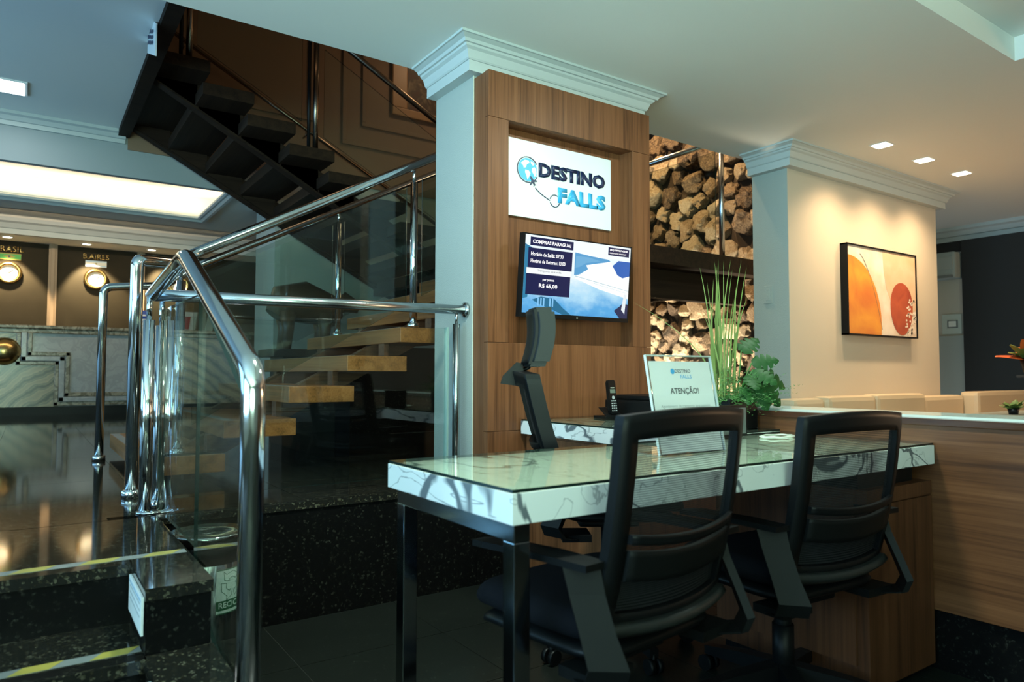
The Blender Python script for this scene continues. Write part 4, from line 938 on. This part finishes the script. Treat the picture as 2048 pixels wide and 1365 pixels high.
        b = MB(); b.grid(10, 10, lambda u, v: (hf(.06+.88*u, .04+.92*v)[0]+Vector((0, -.032, 0)), Vector((0, 1, 0))), .012); b.build('headrest_shell', M['black'], t)
    return t
make_chair('black mesh visitor chair nearer the chrome desk legs', (1.155, 1.295, 0), math.radians(7), .918, group=None)
make_chair('black mesh visitor chair pushed in before the wooden pedestal', (1.925, 1.330, 0), math.radians(-4), .888)
make_chair('black operator chair with headrest turned sideways behind the desk', (1.81, 1.99, 0), math.radians(-122), 1.0, headrest=True, w=.44)

# ================================================================== RECEPTION
rc = thing('reception_counter', 'grey marble reception counter with stepped stone mouldings', 'counter', (.6, 10.9, PZ))
CY = 10.55
B(-3.1, 2.6, CY+.06, CY+.6, PZ, PZ+.11).build('plinth', M['black'], rc)
B(-3.1, 2.6, CY, CY+.6, PZ+.11, 1.50).build('front_panel', M['marblec'], rc)
B(-3.1, 2.7, CY-.06, CY+.66, 1.555, 1.60, bev=.012).build('top_slab', M['mould'], rc); B(-3.1, 2.66, CY-.035, CY+.62, 1.50, 1.555, bev=.01).build('top_moulding', M['mould'], rc)
b = MB(); b.prism([(-3.1, CY-.012, PZ+.11), (.33, CY-.012, PZ+.11), (.33, CY-.012, 1.15), (-.07, CY-.012, 1.15), (-.07, CY-.012, 1.49), (-3.1, CY-.012, 1.49)], (0, .012, 0)); b.build('banded_panel', M['marbleg'], rc)
def mould_run(o_, wd, m_, dep):
    pts_ = [(-.10+o_, 1.48), (-.10+o_, 1.13+o_), (.30+o_, 1.13+o_), (.30+o_, .62+o_), (2.6, .62+o_)]
    for (xa, za), (xb, zb_) in zip(pts_, pts_[1:]):
        B(min(xa, xb)-wd/2, max(xa, xb)+wd/2, CY-dep, CY, min(za, zb_)-wd/2, max(za, zb_)+wd/2, bev=.008).build('stepped_moulding', m_, rc)
mould_run(0, .05, M['mould'], .035); mould_run(.055, .06, M['marblec'], .05); mould_run(.115, .05, M['mould'], .035)
b = MB(); b.lathe([(.17, 0), (.165, -.05), (.13, -.11), (.07, -.15), (0, -.16)], (-.24, CY-.01, 1.27), 28, 'y'); b.build('brass_boss', M['gold'], rc)
for i, (x, lbl) in enumerate(((-.26, ''), (.80, ''), (1.85, ''))): pass
WY = 11.5
for x in (.245, 1.32): 
    b = MB(); b.box(x-.05, x+.05, WY-.05, WY, PZ, ZS+.03); b.box(x-.02, x+.02, WY-.075, WY-.05, PZ, ZS+.03)
    tag(b.build('pilaster', plain('wood_pilaster', (.30, .21, .13), .4)), 'wooden pilaster between the %s clock bays' % ('first and second' if x < 1 else 'second and third'), 'pilaster')
def clock(x, z, name, flag, lab):
    t = thing('wall_clock', lab, 'clock', (x, WY, z))
    MB().lathe([(.10, 0), (.145, 0), (.148, -.03), (.135, -.055), (.115, -.06), (.10, -.035)], (x, WY, z), 32, 'y').build('brass_rim', M['gold'], t)
    MB().lathe([(.102, -.012), (0, -.012)], (x, WY, z), 32, 'y').build('dial', M['clockf'], t)
    b = MB(); b.tube([(x, WY-.018, z), (x+.05, WY-.018, z+.045)], .004, 6); b.tube([(x, WY-.018, z), (x-.01, WY-.018, z+.07)], .003, 6); b.build('hands', M['black'], t)
    if name:
        pl_ = thing('city_plaque', 'flag and lettering %s above its wall clock' % name, 'plaque', (x, WY, z+.2))
        text('lettering', name, .07, (x-.16, WY-.002, z+.285), X, Z, M['gold'], pl_, ext=.01, bold=.01, width=.32)
        B(x-.13, x+.13, WY-.012, WY, z+.175, z+.262).build('flag', M['clockf'] if not flag else M['yellow'], pl_)
        if flag:
            B(x-.128, x+.128, WY-.014, WY-.012, z+.188, z+.25).build('flag_field', plain('flag_green', (.08, .45, .10), .5), pl_)
            b = MB(); b.prism([(x-.07, WY-.016, z+.219), (x, WY-.016, z+.244), (x+.07, WY-.016, z+.219), (x, WY-.016, z+.194)], (0, .002, 0)); b.build('flag_diamond', M['yellow'], pl_)
            b = MB(); b.prism([(x+.014*math.cos(i*PI/8), WY-.018, z+.219+.014*math.sin(i*PI/8)) for i in range(16)], (0, .002, 0)); b.build('flag_disc', M['navy'], pl_)
        else:
            for dz, cc in ((.244, (.25, .5, .8)), (.179, (.25, .5, .8))): B(x-.128, x+.128, WY-.014, WY-.012, z+dz, z+dz+.015).build('flag_band', plain('flag_pale_blue', (.45, .65, .85), .5), pl_)
            b = MB(); b.prism([(x+.012*math.cos(i*PI/8), WY-.016, z+.219+.012*math.sin(i*PI/8)) for i in range(16)], (0, .002, 0)); b.build('flag_sun', M['yellow'], pl_)
clock(-.245, 2.345, 'BRASIL', True, 'round brass wall clock under the green flag'); clock(.757, 2.335, 'B.AIRES', False, 'round brass wall clock under the pale B.AIRES flag'); clock(1.83, 2.325, '', False, 'round brass wall clock half hidden behind the steel handrails')
for i, x in enumerate((-.264, .62, 1.42)):
    o = thing('downlight', 'small recessed downlight over the %s wall clock' % ('green flag', 'B.AIRES', 'half hidden')[i], 'lamp', (x, 11.18, ZS+.02), 'downlights over the wall clocks')
    MB().lathe([(.055, .0), (.07, .0), (.07, -.008), (.055, -.008)], (x, 11.18, ZS+.02), 20).build('trim_ring', M['white'], o); MB().lathe([(0, -.003), (.055, -.003)], (x, 11.18, ZS+.02), 20).build('lens', M['lamp'], o)
    spot('clock_spot', (x-.0, 11.16, ZS), ((-.245, .757, 1.83)[i], 11.5, 1.9), 300, (1, .80, .50), 70, .4)
# leaflets and box on the counter
def leaflet(x, w_, h_, m_, lab, tilt=.12):
    t = thing('leaflet', lab, 'leaflet', (x, CY+.12, 1.60)); b = MB(); b.prism([(x, CY+.1, 1.60), (x+w_, CY+.1, 1.60), (x+w_+tilt*.3, CY+.16, 1.60+h_), (x+tilt*.3, CY+.16, 1.60+h_)], (0, .008, 0)); b.build('card', m_, t); return t
bl = leaflet(1.22, .10, .26, plain('blue_leaflet', (.02, .08, .42), .4), 'blue leaflet standing on the reception counter', 0)
for i in range(3): B(1.235, 1.30, CY+.09, CY+.10, 1.66+.06*i, 1.68+.06*i).build('printed_line', M['paper'], bl)
rl = leaflet(1.72, .20, .27, M['paper'], 'white leaflet with a red block leaning on the reception counter', .15); b = MB(); b.prism([(1.73, CY+.098, 1.62), (1.84, CY+.098, 1.62), (1.87, CY+.14, 1.80), (1.76, CY+.14, 1.80)], (0, .004, 0)); b.build('red_block', plain('red_print', (.6, .04, .05), .5), rl)
leaflet(2.05, .10, .28, M['paper'], 'slim white leaflet at the far end of the counter', .2)
bb = thing('white_box', 'low white rounded device on the reception counter end', 'device', (2.36, CY+.2, 1.6)); B(2.27, 2.50, CY+.08, CY+.35, 1.60, 1.72, bev=.03).build('case', M['ceram'], bb); B(2.32, 2.45, CY+.075, CY+.08, 1.63, 1.66).build('slot', M['greytape'], bb)
# square ceiling panel lamp, left
cl = thing('ceiling_lamp', 'square white ceiling lamp at the left frame edge', 'lamp', (-.21, 6.37, ZL)); B(-.36, -.06, 6.22, 6.52, ZL-.012, ZL-.001).build('frame', M['white'], cl); B(-.34, -.08, 6.24, 6.50, ZL-.015, ZL-.012).build('diffuser', M['lampw'], cl)
area('ceiling_lamp_light', (-.21, 6.37, ZL-.02), (-.21, 6.37, 0), .26, .26, 5, (.93, 1, .98))
# sculpture behind the stairs
scp = thing('animal_sculpture', 'rounded brown and dark sculpture standing behind the lower stair flight', 'sculpture', (2.1, 6.35, PZ))
b = MB(); b.tube([(1.82, 6.4, 1.52), (1.90, 6.4, 1.63), (2.08, 6.4, 1.66), (2.28, 6.4, 1.60), (2.40, 6.4, 1.50)], [.10, .17, .19, .16, .08], 18); b.build('body', M['bronze'], scp)
b = MB(); b.tube([(2.34, 6.38, 1.60), (2.46, 6.34, 1.68), (2.58, 6.30, 1.62)], [.06, .085, .05], 14); b.build('head', M['bronze'], scp)
for x, y in ((1.90, 6.3), (1.92, 6.5), (2.24, 6.3), (2.26, 6.5)): MB().tube([(x, y, 1.56), (x+.01, y, 1.40), (x-.01, y, 1.22)], [.075, .05, .045], 12).build('leg', M['bronze'], scp)
B(1.74, 2.5, 6.15, 6.65, 1.15, 1.22, bev=.01).build('base', M['dark'], scp); B(1.84, 2.4, 6.2, 6.6, PZ, 1.15).build('pedestal', M['dark'], scp)
# framed picture on the brown stairwell wall
fp = thing('framed_picture', 'dark floral picture in a gilt frame high on the stairwell wall', 'picture', (3.9, 7.03, 3.9))
for a in ((3.22, 4.7, 3.86, 3.95), (3.22, 4.7, 4.85, 4.94), (3.22, 3.40, 3.95, 4.85), (4.6, 4.7, 3.95, 4.85)): B(a[0], a[1], 6.99, 7.034, a[2], a[3], bev=.01).build('frame', plain('gilt_frame', (.36, .20, .09), .35), fp)
m, nt, bs = mat('floral_canvas'); tc = N(nt, 'ShaderNodeTexCoord'); nz = N(nt, 'ShaderNodeTexNoise'); sin(nz, Scale=7, Detail=5, Distortion=1.2); nt.links.new(tc.outputs['Object'], nz.inputs['Vector'])
r = ramp(nt, [(.35, (.06, .014, .008)), (.5, (.05, .03, .02)), (.62, (.17, .12, .07)), (.7, (.28, .22, .13))]); nt.links.new(nz.outputs['Fac'], r.inputs[0]); nt.links.new(r.outputs[0], bs.inputs['Base Color'])
B(3.40, 4.60, 7.012, 7.034, 3.95, 4.85).build('canvas', m, fp)
# notice hanging on the stairwell edge
hn_ = thing('hanging_notice', 'small white printed notice hanging from the dark stairwell edge', 'sign', (.6, 4.8, 3.0))
b = MB(); b.prism([(.575, 4.60, 2.90), (.582, 5.02, 3.08), (.582, 5.02, 3.32), (.575, 4.60, 3.10)], (.008, 0, 0)); b.build('board', M['white'], hn_)
b = MB()
for i in range(3):
    for j in range(5): b.box(.571, .574, 4.70+.05*j, 4.735+.05*j, 3.02+.02*j+.035*i, 3.035+.02*j+.035*i)
b.build('printed_lines', M['navy'], hn_)

# ================================================================== RIGHT SIDE
for i, x in enumerate((5.13, 5.76, 6.40)):
    o = thing('downlight', 'square recessed downlight, %s of the three before the picture wall' % ('nearest', 'middle', 'farthest')[i], 'lamp', (x, 2.65, ZC))
    B(x-.065, x+.065, 2.585, 2.715, ZC-.004, ZC-.0005).build('trim_plate', M['white'], o); B(x-.052, x+.052, 2.598, 2.702, ZC-.007, ZC-.004).build('lens', M['lamp'], o)
    spot('picture_spot', (x, 2.65, ZC-.03), (x+.05, 2.88, 1.0), 72, (1, .70, .40), 125, 1.0, .05)
# abstract picture
ap = thing('abstract_picture', 'abstract picture with orange and rust ovals in a thin black frame', 'picture', (5.84, 3.085, 1.31))
AX0, AX1, AZ0, AZ1 = 5.29, 6.39, 1.315, 2.045
for a in ((AX0, AX1, AZ0, AZ0+.012), (AX0, AX1, AZ1-.012, AZ1), (AX0, AX0+.012, AZ0, AZ1), (AX1-.012, AX1, AZ0, AZ1)): B(a[0], a[1], 3.025, 3.084, a[2], a[3]).build('frame', M['black'], ap)
m, nt, bs = mat('canvas_cream'); tc = N(nt, 'ShaderNodeTexCoord'); nz = N(nt, 'ShaderNodeTexNoise'); sin(nz, Scale=5, Detail=3); nt.links.new(tc.outputs['Object'], nz.inputs['Vector']); r = ramp(nt, [(.35, (.72, .56, .42)), (.65, (.82, .74, .64))]); nt.links.new(nz.outputs['Fac'], r.inputs[0]); nt.links.new(r.outputs[0], bs.inputs['Base Color'])
cvs = B(AX0+.012, AX1-.012, 3.034, 3.06, AZ0+.012, AZ1-.012).build('canvas', m, ap)
def paint(poly, m_, d): pic('painted_shape', poly, (AX0, 3.034-d, AZ0), X, Z, m_, cvs, .0004)
def blotch(nm, c1, c2, sc_=4):
    m, nt, bs = mat(nm); tc = N(nt, 'ShaderNodeTexCoord'); nz = N(nt, 'ShaderNodeTexNoise'); sin(nz, Scale=sc_, Detail=5, Distortion=.8); nt.links.new(tc.outputs['Object'], nz.inputs['Vector']); r = ramp(nt, [(.3, c1), (.7, c2)]); nt.links.new(nz.outputs['Fac'], r.inputs[0]); nt.links.new(r.outputs[0], bs.inputs['Base Color']); return m
paint([(.55, .718), (.56, .55), (.60, .40), (.67, .30), (.80, .25), (1.0, .22), (1.088, .24), (1.088, .718)], blotch('peach_paint', (.66, .42, .25), (.74, .54, .38)), .0006)
paint([(.012, .64)]+[(.012+.50*math.sin(t)**1.0, .10+.54*math.cos(t)*1.0+.0) for t in [i*1.72/18 for i in range(19)]]+[(.505, .012), (.012, .012)], blotch('orange_paint', (.60, .16, .03), (.80, .34, .04), 3), .0010)
paint([(.845+.185*math.cos(t)*(1-.10*math.sin(t)), .265+.225*math.sin(t)+.02*math.cos(2*t)) for t in [i*2*PI/30 for i in range(30)]], blotch('rust_paint', (.32, .05, .025), (.50, .10, .04), 6), .0012)
dots = MB(); rq = random.Random(3)
for i in range(60):
    a, c = rq.uniform(.88, 1.08), rq.uniform(.03, .33)
    if a-.9 < (c-.1)*.2 and c > .1: continue
    dots.prism([Vector((AX0+a+.013*math.cos(k*PI/4), 3.034-.0020, AZ0+c+.010*math.sin(k*PI/4))) for k in range(8)], (0, -.0004, 0))
dots.build('painted_dots', plain('cream_dots', (.78, .66, .56), .6), cvs)
ln_ = MB(); ln_.tube([(AX0+.20+.02*i, 3.0332, AZ0+.66-.012*i-.0016*i*i) for i in range(17)], .0022, 5); ln_.build('painted_line', M['greyt'], cvs)
# switch plates
def switch(lab, x, y, z, w_, h_):
    t = thing('wall_switch', lab, 'switch', (x, y, z)); B(x-.006, x, y-w_/2, y+w_/2, z-h_/2, z+h_/2, bev=.002).build('plate', M['colpaint'], t); B(x-.008, x-.006, y-w_/4, y+w_/4, z-h_/3, z+h_/3, bev=.001).build('rocker', M['colpaint'], t); return t
switch('grey blank switch plate on the side of the picture pier', 4.606, 3.26, 1.605, .07, .135)
switch('white socket plate low on the textured column', 1.85, 3.21, .768, .075, .082)
# right end: dark sliding panel, air conditioner, counter niche
tag(B(8.70, 8.78, -.6, 3.63, .0, 2.53, bev=.004).build('sliding_panel', M['dark']), 'large dark grey sliding panel on the far right wall', 'panel')
ac_ = thing('air_conditioner', 'pale wall air conditioner in the gap beside the dark panel', 'air conditioner', (8.7, 3.9, 2.1)); B(8.58, 8.8, 3.645, 4.35, 2.10, 2.40, bev=.03).build('case', M['colpaint'], ac_); B(8.572, 8.582, 3.67, 4.25, 2.20, 2.34).build('grille', M['wallgrey'], ac_); B(8.574, 8.60, 3.67, 4.25, 2.105, 2.135).build('vane', M['greytape'], ac_)
S(B(8.79, 8.80, 3.64, 4.6, 2.42, 2.54).build('trim_7', M['dark']))
sw = thing('wall_switch', 'large square white switch plate beside the dark panel', 'switch', (8.79, 3.78, 1.58)); B(8.785, 8.80, 3.68, 3.89, 1.47, 1.70, bev=.004).build('plate', M['ceram'], sw); B(8.778, 8.785, 3.72, 3.83, 1.54, 1.63).build('rocker', M['greytape'], sw); B(8.775, 8.778, 3.735, 3.815, 1.555, 1.62).build('lit_key', M['clockf'], sw)
S(B(8.77, 8.80, 3.64, 5.1, .0, 1.45).build('baseboard_right', M['wallgrey']))
# couch with cushions
so = thing('bench_sofa', 'long beige leather bench sofa under the orange picture', 'sofa', (6.2, 2.75, 0))
B(4.2, 8.3, 2.25, 3.04, .10, .42, bev=.03).build('seat', M['beige'], so); B(4.2, 8.3, 2.93, 3.07, .10, .80, bev=.03).build('backrest', M['beige'], so); B(4.2, 8.3, 2.3, 3.0, 0, .10).build('plinth', M['black'], so)
for i, (a, c, h, y) in enumerate(((4.22, 4.58, .835, 2.80), (4.60, 5.22, .845, 2.78), (5.24, 5.98, .85, 2.78), (6.0, 6.70, .825, 2.80), (6.72, 8.25, .855, 2.70))):
    B(a, c, y, y+.15, .42, h, bev=.035).build('back_cushion', M['beige'], so)
tb = thing('side_table', 'low pale topped table beyond the partition', 'table', (4.9, 1.9, 0)); B(4.35, 5.6, 1.55, 2.0, .73, .76, bev=.005).build('tabletop', M['ceram'], tb); MB().tube([(5.0, 1.78, 0), (5.0, 1.78, .73)], .04, 14).build('leg', M['black'], tb); MB().lathe([(0, 0), (.25, 0), (.25, .015), (.04, .03)], (5.0, 1.78, 0), 24).build('base', M['black'], tb)
def bromeliad(name, lab, c, z, size, bloom=False):
    t = thing(name, lab, 'plant', (c[0], c[1], z)); MB().lathe([(0, 0), (size*.22, 0), (size*.3, size*.35), (size*.27, size*.35), (0, size*.3)], (c[0], c[1], z), 18).build('pot', M['black'], t)
    rq = random.Random(len(lab))
    for i in range(16):
        a = i*2.4; e = rq.uniform(.3, 1.2); monstera('leaf', (c[0], c[1], z+size*.32), (math.cos(a)*math.cos(e), math.sin(a)*math.cos(e), math.sin(e)), (-math.cos(a)*math.sin(e), -math.sin(a)*math.sin(e), math.cos(e)), size*rq.uniform(.45, .7), False, t, 'terra' if bloom and i % 3 == 0 else 'leafl')
bromeliad('potted_plant', 'small green plant on the pale table behind the partition', (4.95, 1.80), .76, .11)
bromeliad('potted_plant', 'leafy plant with orange blooms at the right frame edge', (6.22, 2.1), 1.0, .36, True)
pd = thing('plant_stand', 'dark plant stand under the orange blooming plant', 'stand', (6.22, 2.1, 0)); B(6.12, 6.32, 2.0, 2.2, .98, 1.0).build('top', M['dark'], pd); B(6.16, 6.28, 2.04, 2.16, 0, .98).build('column', M['dark'], pd)

# ------------------------------------------------------------------ lamps of the stairwell and stone wall
spot('stone_uplight', (5.02, 4.3, .62), (5.36, 4.5, 1.6), 270, (1, .86, .62), 130, .8, .08)
spot('stone_uplight', (5.02, 5.1, .62), (5.36, 5.1, 1.6), 270, (1, .86, .62), 130, .8, .08)
spot('stair_spot', (4.2, 4.3, 4.6), (5.4, 4.5, 2.5), 520, (1, .68, .35), 80, .8, .05)
spot('stair_spot', (4.2, 5.6, 4.6), (5.4, 5.2, 2.5), 420, (1, .68, .35), 80, .8, .05)
area('upper_lamp', (4.2, 5.6, 5.15), (4.2, 5.8, 0), .5, .5, 14, (1, .66, .36))
area('upper_lamp', (1.2, 4.6, 5.15), (1.2, 4.6, 0), .4, .4, 1.0, (1, .62, .32))

for o in bpy.data.objects:
    for k in ('_local', '_w'):
        if k in o: del o[k]
